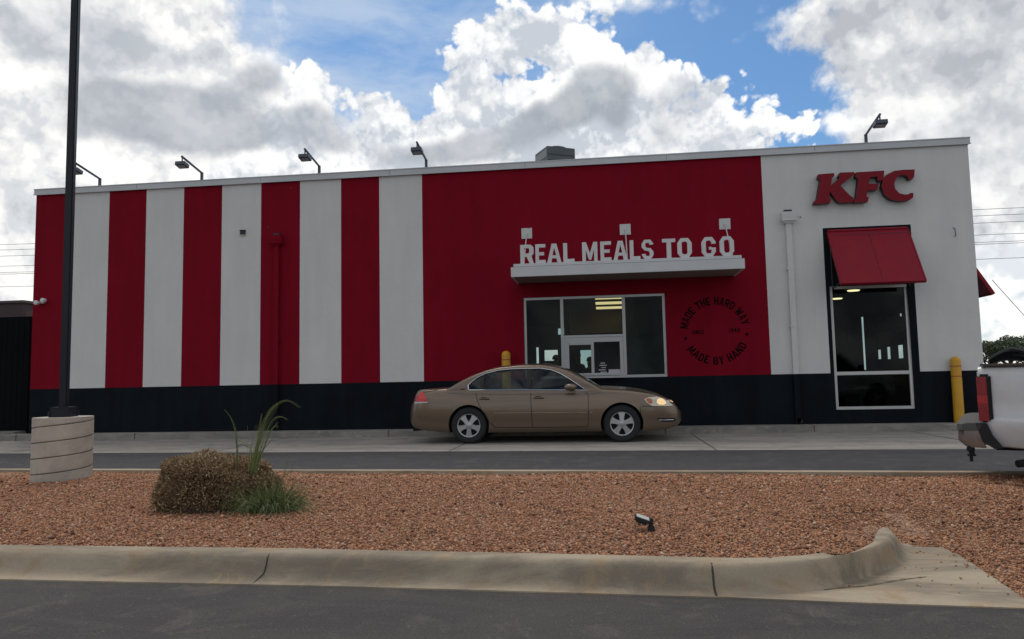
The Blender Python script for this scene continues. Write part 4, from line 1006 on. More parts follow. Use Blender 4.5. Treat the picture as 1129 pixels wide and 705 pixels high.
def wheel(parent, X, ysgn, Yc, r, wd, rim_r, spokes, ang, name='wheel', rimmat=M_RIM, spw=.5):
    g = MB(); y0 = Yc*ysgn; yo = y0; yi = y0-ysgn*wd
    prof = [(rim_r-.01, yi), (rim_r+.02, yi), (r-.03, yi+ysgn*.005), (r-.004, yi+ysgn*.03), (r, yi+ysgn*.06), (r, yo-ysgn*.06), (r-.004, yo-ysgn*.03), (r-.03, yo-ysgn*.004), (rim_r+.04, yo+ysgn*.002), (rim_r+.012, yo-ysgn*.004), (rim_r-.002, yo-ysgn*.012)]
    g.lathe(prof, (X, 0, r), 'y', 48, cap=False)
    ty = g.build(name, M_TYRE, parent)
    g = MB(); yf = yo-ysgn*.012
    g.lathe([(rim_r+.001, yf), (rim_r+.001, yf-ysgn*.004), (rim_r-.018, yf-ysgn*.012), (rim_r-.022, yi)], (X, 0, r), 'y', 48, cap=False)
    for k in range(spokes):
        a = ang+k*2*PI/spokes; ca, sa = math.cos(a), math.sin(a)
        hw0, hw1 = rim_r*.13*spw*2, rim_r*.24*spw*2
        pts = []
        for (u, h, d) in ((rim_r*.16, -hw0, .0), (rim_r*.16, hw0, 0), (rim_r*.62, hw0*1.15, .0), (rim_r*.94, hw1, -.008), (rim_r*.94, -hw1, -.008), (rim_r*.62, -hw0*1.15, 0)): pts.append((u, h, d))
        def mp(u, h, d): return (X+u*ca-h*sa, yf-ysgn*.006+ysgn*d, r+u*sa+h*ca)
        top = [mp(*p) for p in pts]; bot = [(x, y-ysgn*.03, z) for x, y, z in top]
        g.add(top+bot, [(0,1,2,3,4,5), (11,10,9,8,7,6)]+[(i, i+6, (i+1) % 6+6, (i+1) % 6) for i in range(6)])
    g.lathe([(rim_r*.26, yf-ysgn*.04), (rim_r*.26, yf-ysgn*.004), (rim_r*.18, yf+ysgn*.004), (rim_r*.02, yf+ysgn*.006)], (X, 0, r), 'y', 24)
    part_build(g, 'rim', rimmat, ty)
    g = MB(); g.lathe([(rim_r-.003, yf-ysgn*.06), (rim_r-.003, yf-ysgn*.075)], (X, 0, r), 'y', 32)
    for k in range(5):
        a = ang+PI/5+k*2*PI/5; g.lathe([(.009, yf+ysgn*.000), (.009, yf-ysgn*.02)], (X+rim_r*.20*math.cos(a), 0, r+rim_r*.20*math.sin(a)), 'y', 8)
    part_build(g, 'brake', M_DARK, ty)
def patch(bv, outline, direction, off, depth=2.0, sub_=3):
    """outline in (a, z); direction 'side-'/'side+' casts along y, 'front'/'rear' casts along x (a = y)"""
    bm = bmesh.new(); vs = [bm.verts.new((p[0], p[1], 0)) for p in outline]; 
    for t in tessellate_polygon([[Vector((p[0], p[1], 0)) for p in outline]]): bm.faces.new([vs[i] for i in t])
    for _ in range(sub_): bmesh.ops.subdivide_edges(bm, edges=bm.edges[:], cuts=1, use_grid_fill=False); bmesh.ops.triangulate(bm, faces=bm.faces[:])
    bm.verts.index_update(); out = []; ok = []
    for v in bm.verts:
        a, z = v.co.x, v.co.y
        if direction == 'side-': o_, d = Vector((a, -4, z)), Vector((0, 1, 0))
        elif direction == 'side+': o_, d = Vector((a, 4, z)), Vector((0, -1, 0))
        elif direction == 'front': o_, d = Vector((9, a, z)), Vector((-1, 0, 0))
        elif direction == 'rear': o_, d = Vector((-4, a, z)), Vector((1, 0, 0))
        else: o_, d = Vector((a, z, 4)), Vector((0, 0, -1))
        h = bv.ray_cast(o_, d)
        if h[0] is None: out.append(Vector((0, 0, 0))); ok.append(False)
        else:
            n = h[1] if h[1].dot(d) < 0 else -h[1]; out.append(h[0]+n*off); ok.append(True)
    fs = [tuple(v.index for v in f.verts) for f in bm.faces if all(ok[v.index] for v in f.verts)]; bm.free()
    return out, fs
def curve_on(bv, pts, direction, off, k=6):
    P = []
    for i in range(len(pts)-1):
        for j in range(k): t = j/k; P.append((pts[i][0]*(1-t)+pts[i+1][0]*t, pts[i][1]*(1-t)+pts[i+1][1]*t))
    P.append(pts[-1]); out = []
    for a, z in P:
        s = 1 if direction == 'side+' else -1
        o_, d = Vector((a, 4*s, z)), Vector((0, -s, 0))
        if direction == 'front': o_, d = Vector((9, a, z)), Vector((-1, 0, 0))
        if direction == 'rear': o_, d = Vector((-4, a, z)), Vector((1, 0, 0))
        if direction == 'top': o_, d = Vector((a, z, 4)), Vector((0, 0, -1))
        h = bv.ray_cast(o_, d)
        if h[0] is not None: out.append(h[0]-d*off)
    return out

def sedan():
    root = thing('sedan', 'brown four-door sedan with a lit headlight waiting at the drive-through window', 'car')
    wk = [(-1.19, .56), (-1.17, .66), (-1.12, .76), (-1.05, .825), (-.95, .87), (-.7, .90), (-.3, .915), (0, .92), (2.8, .92), (3.1, .91), (3.35, .89), (3.55, .855), (3.7, .80), (3.8, .72), (3.87, .62), (3.90, .52)]
    tk = [(-1.19, .58), (-1.15, .70), (-1.10, .78), (-1.06, .84), (-1.02, .97), (-.98, 1.0), (-.865, 1.01), (-.37, 1.035), (0, 1.0), (2.2, .962), (2.43, .985), (2.69, .972), (2.95, .948), (3.2, .908), (3.465, .85), (3.67, .76), (3.8, .66), (3.87, .56), (3.90, .48)]
    bk = [(-1.19, .45), (-1.12, .34), (-1.0, .275), (-.85, .24), (-.4, .20), (0, .19), (3.3, .19), (3.6, .215), (3.8, .26), (3.90, .36)]
    ck = [(-1.19, .0), (-.9, .02), (0, .01), (2.4, .035), (3.2, .04), (3.6, .02), (3.9, 0)]
    xs_ = np.concatenate([np.linspace(-1.19, -.9, 14), np.linspace(-.85, 3.3, 62), np.linspace(3.35, 3.9, 18)])
    rings = []
    for x in xs_:
        sm = .012 if x < -.95 else .05
        s = body_section(smooth_keys(wk, x, .02), smooth_keys(bk, x, .03), smooth_keys(tk, x, sm), SPROF, smooth_keys(ck, x))
        rings.append([(x, y, z) for y, z in s])
    g = MB(); g.loft(rings); body = g.build('body', M_PAINT, root)
    c = MB()
    for X in (0, 2.81): c.lathe([(.382, -1.3), (.382, 1.3)], (X, 0, .335), 'y', 48)
    boolean(body, c)
    bv = BVHTree.FromPolygons([v.co[:] for v in body.data.vertices], [p.vertices[:] for p in body.data.polygons])
    # cabin
    zr = [(-.62, .98), (-.5, 1.0), (-.37, 1.045), (-.2, 1.15), (.03, 1.265), (.29, 1.36), (.55, 1.418), (.94, 1.447), (1.33, 1.447), (1.5, 1.43), (1.65, 1.395), (1.86, 1.322), (2.04, 1.222), (2.25, 1.10), (2.45, .985), (2.58, .93)]
    def ys(z): t = max(0, (z-.95)/.47); return .865-.285*t**1.25
    def csec(x, inn=0.0):
        z1 = smooth_keys(zr, x, .05)-inn; zb = .90; ze = max(zb+.01, z1-.055); pts = [(ys(zb)-inn, zb)]
        for t in np.linspace(.15, 1, 7): z = zb+(ze-zb)*t; pts.append((ys(z)-inn, z))
        ye_ = ys(ze)-inn; pts += [(ye_-.02, ze+(z1-ze)*.45), (ye_-.06, ze+(z1-ze)*.8), (ye_-.13, z1), (ye_*.45, z1+.018), (0, z1+.025)]
        return [(x, y, z) for y, z in pts]+[(x, -y, z) for y, z in pts[-2::-1]]
    g = MB(); g.loft([csec(x) for x in np.linspace(-.6, 2.55, 64)]); cab = g.build('cabin', M_PAINT, root)
    c = MB(); c.loft([csec(x, .045) for x in np.linspace(-.35, 2.35, 40)]); boolean(cab, c)
    bvc0 = BVHTree.FromPolygons([v.co[:] for v in cab.data.vertices], [p.vertices[:] for p in cab.data.polygons])
    dlo = [(-.015, 1.075), (.0, .99), (1.39, .968), (2.185, .945), (2.01, 1.066), (1.856, 1.171), (1.70, 1.262), (1.55, 1.328), (1.325, 1.366), (.81, 1.366), (.55, 1.345), (.29, 1.286), (.133, 1.208), (.03, 1.12)]
    def clip(poly, x0, x1):
        def cl(P, f, g_):
            o = []
            for i in range(len(P)):
                a, b = P[i], P[(i+1) % len(P)]
                if f(a): o.append(a)
                if f(a) != f(b): t = (g_-a[0])/(b[0]-a[0]); o.append((g_, a[1]+(b[1]-a[1])*t))
            return o
        return cl(cl(poly, lambda p: p[0] > x0, x0), lambda p: p[0] < x1, x1)
    panes = [clip(dlo, -1, .235), clip(dlo, .275, 1.095), clip(dlo, 1.165, 3)]
    c = MB()
    for P in panes: c.prism(P, lambda u, v, d: (u, d, v), -1.2, 1.2)
    boolean(cab, c)
    # window trim + panes
    for s in ('side-', 'side+'):
        sg = -1 if s == 'side-' else 1
        g = MB(); lo = curve_on(bvc0, dlo+[dlo[0]], s, .003, 4); g.tube(lo, .009, 5, cap=False); part_build(g, 'window_trim', M_CHROME, cab)
        for x0, x1 in ((.225, .285), (1.085, 1.175)):
            pp = clip([(a, z) for a, z in dlo], x0, x1)
            vv, ff = patch(bvc0, pp, s, .002, sub_=2); g = MB(); g.add(vv, ff); part_build(g, 'pillar_trim', M_SEAM, cab, recalc=False)
        for P in panes:
            g = MB(); n = len(P); g.prism(P, lambda u, v, d: (u, sg*(ys(v)-.014)+d, v), 0, .003); part_build(g, 'side_glass', M_CARGLASS, cab, smooth=0)
    # windscreen and backlight
    M_DG = mat('dark_glass', (.01, .013, .014), .05, coat=.5)
    for nm, pl in (('windscreen', [(1.72, -.46), (1.72, .46), (2.02, .56), (2.30, .66), (2.40, .60), (2.42, 0), (2.40, -.60), (2.30, -.66), (2.02, -.56)]), ('rear_glass', [(.30, -.44), (.30, .44), (0, .52), (-.27, .60), (-.31, 0), (-.27, -.60), (0, -.52)])):
        vv, ff = patch(bvc0, pl, 'top', .004, sub_=3); g = MB(); g.add(vv, ff); part_build(g, nm, M_DG, cab, recalc=False)
    g = MB(); g.box((.2, -.6, .30), (2.3, .6, .86)); g.box((-.9, -.5, .22), (3.6, .5, .80)); g.build('floor_pan', M_DARK, root)
    for (x, y) in ((1.25, -.38), (1.25, .38)):
        g = MB(); rt_ = Matrix.Rotation(.2, 3, 'Y'); g.box((x-.02, y-.22, .9), (x+.10, y+.22, 1.14), 0, Matrix.Rotation(-.2, 3, 'Y')); g.box((x-.09, y-.12, 1.15), (x, y+.12, 1.30), 0, Matrix.Rotation(-.2, 3, 'Y')); g.build('seat', M_SEAT, root, bevel=.03)
    g = MB(); g.box((.22, -.6, .9), (.36, .6, 1.10)); g.box((.16, -.5, 1.10), (.25, -.26, 1.22)); g.box((.16, .26, 1.10), (.25, .5, 1.22)); g.build('seat', M_SEAT, root, bevel=.03)
    g = MB(); g.box((1.98, -.66, .90), (2.25, .66, .985)); g.build('dashboard', M_DARK, root, bevel=.03)
    # panel seams, mouldings, handles
    for s in ('side-', 'side+'):
        sg = -1 if s == 'side-' else 1; g = MB()
        seams = [[(.135, .965), (.155, .85), (.20, .72), (.27, .58), (.36, .44), (.45, .34), (.50, .295), (1.185, .285)],
                 [(1.165, .955), (1.17, .7), (1.185, .285)], [(1.185, .285), (2.195, .285)], [(2.16, .935), (2.215, .86), (2.22, .6), (2.195, .285)],
                 [(2.42, .955), (2.9, .93), (3.30, .875)], [(3.17, .64), (3.66, .632)], [(-.9, .755), (-.75, .755)], [(-.93, .95), (-.6, 1.0)],
                 [(3.14, .64), (3.16, .47)]]
        for c_ in seams:
            P = curve_on(bv, c_, s, .0008, 5)
            if len(P) > 1: g.tube(P, .0055, 4, cap=False)
        part_build(g, 'panel_gap', M_SEAM, body)
        g = MB()
        for c_ in ([(.30, .556), (1.15, .552)], [(1.19, .552), (2.19, .545)]):
            P = curve_on(bv, c_, s, .002, 5); g.tube(P, .008, 5)
        part_build(g, 'side_moulding', mat('moulding', (.26, .20, .16), .3, .5), body)
        for hx_ in (.30, 1.31):
            h = bv.ray_cast(Vector((hx_, 4*sg, .83)), Vector((0, -sg, 0)))[0]; yy = h.y
            g = MB(); g.lathe([(.03, -.001), (.05, .003), (.055, .0)], (hx_, yy+sg*.001, .83), 'y', 16)
            g = MB(); g.box((hx_-.09, min(yy, yy+sg*.028), .815), (hx_+.10, max(yy, yy+sg*.028), .838)); hd = part_build(g, 'door_handle', M_PAINT, body, bevel=.008)
            g = MB(); g.box((hx_-.06, min(yy-.004, yy+sg*.002), .842), (hx_+.04, max(yy-.004, yy+sg*.002), .852)); g.box((hx_-.095, min(yy-.004, yy+sg*.005), .802), (hx_+.10, max(yy-.004, yy+sg*.005), .812)); part_build(g, 'handle_recess', M_SEAM, body)
        # mirror
        g = MB(); r_ = []
        for t in np.linspace(0, PI, 9): r_.append([(1.90+.115*(-math.cos(t)), sg*(1.0+.085*math.sin(t)*math.cos(a_)), 1.01+.06*math.sin(t)**.6*math.sin(a_)) for a_ in np.linspace(0, 2*PI, 13)[:-1]])
        g.loft(r_); g.tube([(1.96, sg*.82, .975), (1.95, sg*.95, .985)], .028, 8); part_build(g, 'door_mirror', M_PAINT, body)
        # badge, fuel etc
        h = bvc0.ray_cast(Vector((-.11, 4*sg, 1.0)), Vector((0, -sg, 0)))[0]
        if h is not None:
            g = MB(); g.tube([(-.15, h.y+sg*.004, .998), (-.12, h.y+sg*.004, 1.012), (-.10, h.y+sg*.004, 1.0), (-.075, h.y+sg*.004, 1.01)], .008, 5); part_build(g, 'badge', M_SEAM, body)
        # lamps
        def lamp(name, pl, d, m, off=.004, lab=None, sub_=3):
            if sg > 0 and d.startswith('side'): d = 'side+'
            pl2 = [(a if d.startswith('side') else a*(-sg), z) for a, z in pl]
            vv, ff = patch(bv, pl2, d, off, sub_=sub_); g = MB(); g.add(vv, ff); return g, part_build(g, name, m, body, recalc=False)
        lamp('headlight', [(3.22, .765), (3.30, .80), (3.45, .805), (3.58, .765), (3.70, .675), (3.74, .645), (3.65, .632), (3.36, .642), (3.27, .70)], 'side-', M_LAMP)
        lamp('turn_signal', [(3.245, .762), (3.29, .785), (3.35, .765), (3.37, .70), (3.33, .68), (3.29, .70)], 'side-', M_AMBER, .007)
        lamp('headlight_bulb', [(3.45, .745), (3.49, .775), (3.55, .76), (3.60, .72), (3.61, .68), (3.56, .655), (3.48, .665), (3.44, .70)], 'side-', M_HEAD, .008)
        lamp('headlight', [(-.83, .71), (-.60, .69), (-.50, .66), (-.52, .71), (-.60, .735), (-.74, .745)], 'front', M_LAMP)
        lamp('headlight_bulb', [(-.72, .72), (-.66, .74), (-.60, .72), (-.62, .69), (-.70, .70)], 'front', M_HEAD, .007)
        lamp('fog_lamp', [(3.44, .425), (3.74, .42), (3.78, .40), (3.75, .35), (3.54, .352), (3.44, .40)], 'side-', M_SEAM, .004)
        P = curve_on(bv, [(3.47, .388), (3.74, .386)], s, .008, 4); g = MB(); g.tube(P, .006, 5); part_build(g, 'fog_trim', M_CHROME, body)
        lamp('taillight', [(-.935, .955), (-.865, .965), (-.775, .79), (-1.02, .79)], 'side-', M_TAIL)
        lamp('taillight', [(-.84, .92), (-.45, .91), (-.40, .80), (-.82, .80)], 'rear', M_TAIL)
        lamp('tail_strip', [(-1.03, .785), (-.775, .785), (-.775, .755), (-1.05, .755)], 'side-', mat('tail_clear', (.5, .47, .44), .2))
        lamp('side_marker', [(2.255, .555), (2.275, .555), (2.275, .535), (2.255, .535)], 'side-', M_CHROME, .004, sub_=1)
    for nm, pl, d, m in (('grille', [(-.42, .66), (.42, .66), (.40, .56), (-.40, .56)], 'front', M_SEAM), ('licence_plate', [(-.16, .80), (.16, .80), (.16, .64), (-.16, .64)], 'rear', M_LT), ('lower_grille', [(-.6, .45), (.6, .45), (.55, .34), (-.55, .34)], 'front', M_SEAM)):
        vv, ff = patch(bv, pl, d, .004); g = MB(); g.add(vv, ff); part_build(g, nm, m, body, recalc=False)
    g = MB(); g.tube([(2.36, -.1, 1.01), (2.30, -.55, 1.02)], .008, 5); g.tube([(2.38, .5, 1.0), (2.32, .1, 1.03)], .008, 5); g.build('wiper', M_SEAM, root)
    g = MB(); g.tube([(-.95, -.55, .26), (-1.14, -.55, .25)], .03, 10); g.build('exhaust', M_DARK, root)
    for X, an in ((0, -PI/2), (2.81, PI/2)):
        for sg in (-1, 1): wheel(root, X, sg, .90, .335, .20, .218, 5, an, spw=.66)
    return root
car = sedan()
cw0 = G(516.6, 489.0)
SC = 1.0
car.location = (cw0.x, -1.40, .006)
cx0 = W(516.6, 465, -1.40-.9).x; cx1 = W(685.7, 464, -1.40-.9).x; SC = (cx1-cx0)/2.81
car.location.x = cx0; car.scale = (SC, SC, SC)

def pickup():
    root = thing('pickup_truck', 'white pickup truck entering the picture at the right edge, tail first', 'truck')
    PROF = [(.86, 0), (.93, .02), (.965, .10), (.99, .22), (1.0, .28), (.997, .335), (.972, .36), (.968, .38), (.972, .60), (.972, .80), (.966, .92), (.95, .975), (.92, 1.0)]
    L = 5.6
    wk = [(0, .955), (.03, .975), (.08, .99), (.5, 1.0), (4.6, 1.0), (5.1, .97), (5.4, .92), (5.55, .84), (5.6, .75)]
    tk = [(0, 1.19), (.04, 1.20), (2.1, 1.20), (4.3, 1.17), (4.4, 1.16), (5.2, 1.08), (5.45, 1.03), (5.6, .92)]
    bk = [(0, .46), (.05, .45), (.6, .40), (4.9, .40), (5.6, .42)]
    rings = []
    for x in np.concatenate([[0, .01, .03, .06, .1], np.linspace(.2, 5.2, 50), np.linspace(5.25, 5.6, 10)]):
        s = body_section(smooth_keys(wk, x, .01), smooth_keys(bk, x, .02), smooth_keys(tk, x, .02), PROF, .0 if x < 4.2 else .03); rings.append([(x, y, z) for y, z in s])
    g = MB(); g.loft(rings); MW = mat('truck_white', (.60, .60, .60), .3, .0, var=.05, coat=.5, col2=(.48, .44, .40), c2s=1.5, c2r=(.55, .75))
    body = g.build('body', MW, root)
    c = MB()
    for X in (1.25, 4.65): c.lathe([(.45, -1.4), (.45, 1.4)], (X, 0, .40), 'y', 40)
    boolean(body, c); c = MB(); c.box((.08, -.86, .70), (2.08, .86, 1.6)); boolean(body, c)
    bv = BVHTree.FromPolygons([v.co[:] for v in body.data.vertices], [p.vertices[:] for p in body.data.polygons])
    def ys(z): return .95-.22*max(0, (z-1.1)/.75)**1.2
    rings = []
    zr = [(2.14, 1.12), (2.18, 1.5), (2.24, 1.8), (2.4, 1.86), (3.3, 1.87), (3.55, 1.82), (4.25, 1.2), (4.35, 1.1)]
    for x in np.concatenate([np.linspace(2.14, 2.4, 7), np.linspace(2.5, 4.35, 24)]):
        z1 = float(np.interp(x, *zip(*zr))); ze = max(1.06, z1-.07); pts = [(ys(1.0), 1.0)]+[(ys(z), z) for z in np.linspace(1.05, ze, 6)]+[(ys(ze)-.05, z1-.01), (ys(ze)*.5, z1+.015), (0, z1+.02)]
        rings.append([(x, y, z) for y, z in pts]+[(x, -y, z) for y, z in pts[-2::-1]])
    g = MB(); g.loft(rings); cab = g.build('cabin', MW, root)
    bvc = BVHTree.FromPolygons([v.co[:] for v in cab.data.vertices], [p.vertices[:] for p in cab.data.polygons])
    MDG = MATS['dark_glass']
    for s in ('side-', 'side+'):
        for pl in ([(2.75, 1.22), (2.75, 1.74), (3.42, 1.74), (3.98, 1.24)], [(2.27, 1.24), (2.3, 1.7), (2.66, 1.74), (2.66, 1.22)]):
            vv, ff = patch(bvc, pl, s, .004, sub_=2); g = MB(); g.add(vv, ff); part_build(g, 'side_glass', MDG, cab, recalc=False)
        sg = -1 if s == 'side-' else 1
        g = MB()
        for c_ in ([(2.70, 1.18), (2.70, .5)], [(3.98, 1.18), (4.0, .6), (3.9, .5), (2.7, .5)], [(2.11, 1.19), (2.11, .47)]):
            P = curve_on(bv, c_, s, .001, 5); g.tube(P, .006, 4)
        part_build(g, 'panel_gap', M_SEAM, body)
        # tail light wraps the corner: black surround and red lens
        a0 = .0
        g = MB(); y_ = .985
        def blk(mb, x0, x1, z0, z1, yi, yo, mi=0): mb.box((x0, min(sg*yi, sg*yo), z0), (x1, max(sg*yi, sg*yo), z1), mi)
        blk(g, -.008, .100, .675, 1.125, .80, 1.0); tl = part_build(g, 'light_surround', M_SEAM, body, bevel=.02)
        g = MB(); blk(g, -.016, .066, .690, .855, .82, 1.008); blk(g, -.017, .064, .855, .925, .82, 1.0085, 1); blk(g, -.016, .062, .925, 1.100, .82, 1.008)
        part_build(g, 'taillight', [mat('tail_dark', (.24, .006, .010), .3, coat=.4, var=.25, vs=12), mat('tail_bright', (.40, .018, .02), .25, coat=.5)], body, bevel=.0)
        g = MB(); vv, ff = patch(bv, [(5.3, .82), (5.3, 1.0), (5.56, .97), (5.58, .84)], s, .005); g.add(vv, ff); part_build(g, 'headlight', M_LAMP, body, recalc=False)
        g = MB(); g.box((3.86, sg*1.12-.09, 1.22), (3.98, sg*1.12+.09, 1.42)); g.tube([(3.92, sg*.92, 1.24), (3.92, sg*1.06, 1.28)], .03, 8); part_build(g, 'door_mirror', M_SEAM, body, bevel=.02)
        g = MB(); blk(g, 2.78, 2.96, 1.02, 1.06, .96, 1.0); part_build(g, 'door_handle', M_SEAM, body, bevel=.008)
    vv, ff = patch(bvc, [(3.62, -.68), (3.62, .68), (4.18, .80), (4.18, -.80)], 'top', .004, sub_=3); g = MB(); g.add(vv, ff); part_build(g, 'windscreen', MDG, cab, recalc=False)
    g = MB(); g.box((-.012, -.74, .72), (-.001, .74, 1.15)); g.box((-.02, -.12, 1.02), (-.0125, .12, 1.08), 1); tg = g.build('tailgate', [MW, M_SEAM], root, bevel=.003)
    # bed rail caps
    g = MB()
    for sg in (-1, 1): g.box((.02, sg*.93-.06, 1.2025), (2.1, sg*.93+.06, 1.222))
    g.build('bed_rail', mat('rail_brown', (.10, .075, .06), .8, var=.3), root, bevel=.004)
    # rear bumper
    def bsec(y, xo): return [(xo, y, .60), (xo-.01, y, .50), (xo+.05, y, .44), (.02, y, .45), (.02, y, .64), (xo+.03, y, .66)]
    g = MB(); g.loft([bsec(y, xo) for y, xo in ((-1.0, -.02), (-.97, -.14), (-.85, -.19), (-.3, -.21), (.3, -.21), (.85, -.19), (.97, -.14), (1.0, -.02))])
    bp = g.build('bumper', mat('bumper_metal', (.26, .22, .20), .35, .6, var=.25, vs=5), root)
    g = MB(); 
    g.loft([[(xo-.012, y, .60), (xo-.012, y, .655), (xo+.03, y, .672), (.015, y, .672), (.015, y, .655)] for y, xo in ((-1.012, -.02), (-.98, -.145), (-.85, -.19), (.85, -.19), (.98, -.145), (1.012, -.02))])
    part_build(g, 'step_pad', mat('pad_grey', (.07, .068, .065), .8), bp)
    g = MB()
    for sg in (-1, 1): g = MB(); g.loft([[(-.045, sg*a, .668), (.045, sg*a, .668), (.085, sg*a, .56), (.16, sg*a, .445), (.09, sg*a, .435), (-.0, sg*a, .50)] for a in (.93, 1.012)]); part_build(g, 'bumper_end', M_SEAM, bp)
    g = MB(); g.tube([(-.30, -.62, .43), (-.30, -.62, .46)], .02, 10); 
    g.lathe([(.01, -.05), (.022, -.04), (.022, 0), (.015, .01), (.03, .025), (.036, .045), (.03, .07), (.01, .078)], (-.25, -.80, .47), n=14); g.box((-.28, -.83, .43), (-.05, -.77, .45)); g.lathe([(.018, -.08), (.018, .0)], (-.25, -.80, .43), n=8)
    g = MB(); g.lathe([(.01, -.005), (.016, .0), (.016, .02), (.03, .03), (.036, .05), (.028, .075), (.01, .082)], (-.10, -.93, .372), n=14); g.box((-.13, -.95, .357), (-.06, -.90, .371)); g.tube([(-.09, -.925, .44), (-.09, -.925, .36)], .02, 8); g.lathe([(.015, -.05), (.015, .0)], (-.10, -.93, .356), n=8); part_build(g, 'hitch_ball', M_DARK, bp)
    g = MB(); g.tube([(.9, -.75, .33), (.34, -.80, .30), (.26, -.86, .29)], .035, 12); g.build('exhaust', M_DARK, root)
    g = MB(); g.box((.1, -.5, .38), (5.3, .5, .62)); g.box((.06, -.62, .47), (.1, .62, .62)); g.build('chassis', M_DARK, root)
    for X in (1.25, 4.65):
        for sg in (-1, 1): wheel(root, X, sg, .97, .385, .25, .22, 6, .3, spw=.42)
    return root
tr = pickup()
d_ = ray(1080, 440); tpos = CAM+d_*6.95; hd_ = R_a(-26)
# near rear corner of the body (local (0,-.96)) sits at tpos
tr.rotation_euler = (0, 0, hd_)
rotm = Matrix.Rotation(hd_, 3, 'Z'); off = rotm @ Vector((0, -.97, 0)); tr.location = (tpos.x-off.x, tpos.y-off.y, 0)
# bag on the bed
o = thing('bag', 'black rumpled bag lying on top of the truck bed', 'bag', (0, 0, 0))
rb_ = np.random.default_rng(3); g = MB(); rings = []
for i, t in enumerate(np.linspace(0, 1, 22)):
    w = .17*math.sin(PI*min(1, t*1.05+.05))**.55+.01; ring_ = []
    for j in range(18):
        a = 2*PI*j/18; k = 1+.12*math.sin(5*a+t*9)+.12*math.sin(9*t*3+2*a); hgt = .11*math.sin(PI*min(1, t+.04))**.5*(1+.25*math.sin(t*17)) + .008
        ring_.append((.10+t*1.25, -.86+w*k*math.cos(a)*.8, 1.225+hgt*.55+hgt*.95*k*math.sin(a)*.6+ (.03*math.sin(t*11))))
    rings.append(ring_)
g.loft(rings); q = g.build('bag_body', mat('black_plastic', (.008, .009, .010), .85, bump=.6, bs=14, spec=.15), o); 
o.location = tr.location; o.rotation_euler = tr.rotation_euler

# ------------------------------------------------------------------ people behind the counter
def person(X, Y, h, label, shirt, facing=0.0, arm=0.3):
    o = thing('person', label, 'person', (X, Y, .08), 'staff inside behind the serving window')
    s = h/1.72
    J = {'pel': (0, 0, .95), 'wst': (0, 0, 1.10), 'chs': (0, 0, 1.32), 'nk': (0, 0, 1.47), 'hd0': (0, -.01, 1.56), 'hd1': (0, -.01, 1.66),
         'shL': (-.17, 0, 1.40), 'elL': (-.24, -.04, 1.13), 'wrL': (-.18, -.24, 1.05), 'haL': (-.16, -.32, 1.06), 'shR': (.17, 0, 1.40), 'elR': (.25, -.02, 1.12), 'wrR': (.22, -.24*arm-.05, .95), 'haR': (.21, -.3*arm-.05, .88),
         'hpL': (-.09, 0, .90), 'knL': (-.10, -.02, .48), 'anL': (-.10, .02, .08), 'ftL': (-.10, -.14, .04), 'hpR': (.09, 0, .90), 'knR': (.10, -.02, .48), 'anR': (.10, .02, .08), 'ftR': (.10, -.14, .04)}
    E_ = [('pel','wst'),('wst','chs'),('chs','nk'),('nk','hd0'),('hd0','hd1'),('chs','shL'),('shL','elL'),('elL','wrL'),('wrL','haL'),('chs','shR'),('shR','elR'),('elR','wrR'),('wrR','haR'),('pel','hpL'),('hpL','knL'),('knL','anL'),('anL','ftL'),('pel','hpR'),('hpR','knR'),('knR','anR'),('anR','ftR')]
    Rr = {'pel': .15, 'wst': .135, 'chs': .15, 'nk': .055, 'hd0': .085, 'hd1': .09, 'sh': .065, 'el': .045, 'wr': .03, 'ha': .035, 'hp': .09, 'kn': .06, 'an': .04, 'ft': .035}
    ks = list(J); me = bpy.data.meshes.new('body'); cf, sf = math.cos(facing), math.sin(facing)
    me.from_pydata([((J[k][0]*cf-J[k][1]*sf)*s, (J[k][0]*sf+J[k][1]*cf)*s, J[k][2]*s) for k in ks], [(ks.index(a), ks.index(b)) for a, b in E_], [])
    b = bpy.data.objects.new('body', me); COL.objects.link(b)
    b.modifiers.new('s', 'SKIN'); 
    for i, k in enumerate(ks):
        r = Rr.get(k, Rr.get(k[:2], .05))*s; me.skin_vertices[0].data[i].radius = (r, r*.8 if k in ('pel', 'wst', 'chs') else r)
    me.skin_vertices[0].data[0].use_root = True
    sd = b.modifiers.new('d', 'SUBSURF'); sd.levels = 1; sd.render_levels = 1
    dg = bpy.context.evaluated_depsgraph_get(); dg.update(); m2 = bpy.data.meshes.new_from_object(b.evaluated_get(dg)); b.modifiers.clear(); b.data = m2
    for p in m2.polygons: p.use_smooth = True
    m2.materials.clear(); m2.materials.append(mat('skin', (.25, .14, .09), .6)); m2.materials.append(mat('uniform_'+shirt, (.03, .028, .03) if shirt == 'black' else (.16, .02, .02), .85))
    for p in m2.polygons:
        c = p.center; p.material_index = 1 if (c.z < 1.45*s and not (c.z < 1.10*s and abs(c.y) > .2*s)) else 0
    b.parent = o
    g = MB(); rings = []
    for e in np.linspace(-.2, 1.5, 8): rings.append([(X+.102*s*math.cos(e)*math.cos(a), Y+.012+.105*s*math.cos(e)*math.sin(a), .08+1.66*s+.11*s*math.sin(e)) for a in np.linspace(0, 2*PI, 17)[:-1]])
    g.loft(rings); g.build('hair', mat('hair_dark', (.015, .010, .008), .7), o)
pa = W(636, 395, 2.2); person(pa.x, 2.2, 1.70, 'person in a dark uniform standing at the left serving pane', 'black', .5)
pa = W(650.5, 395, 3.3); person(pa.x, 3.3, 1.60, 'shorter person in a dark red shirt standing behind the middle mullion', 'red', -.6)
pa = W(613, 395, 3.0); person(pa.x, 3.0, 1.66, 'person in a dark shirt seen through the far left pane', 'black', 1.2)

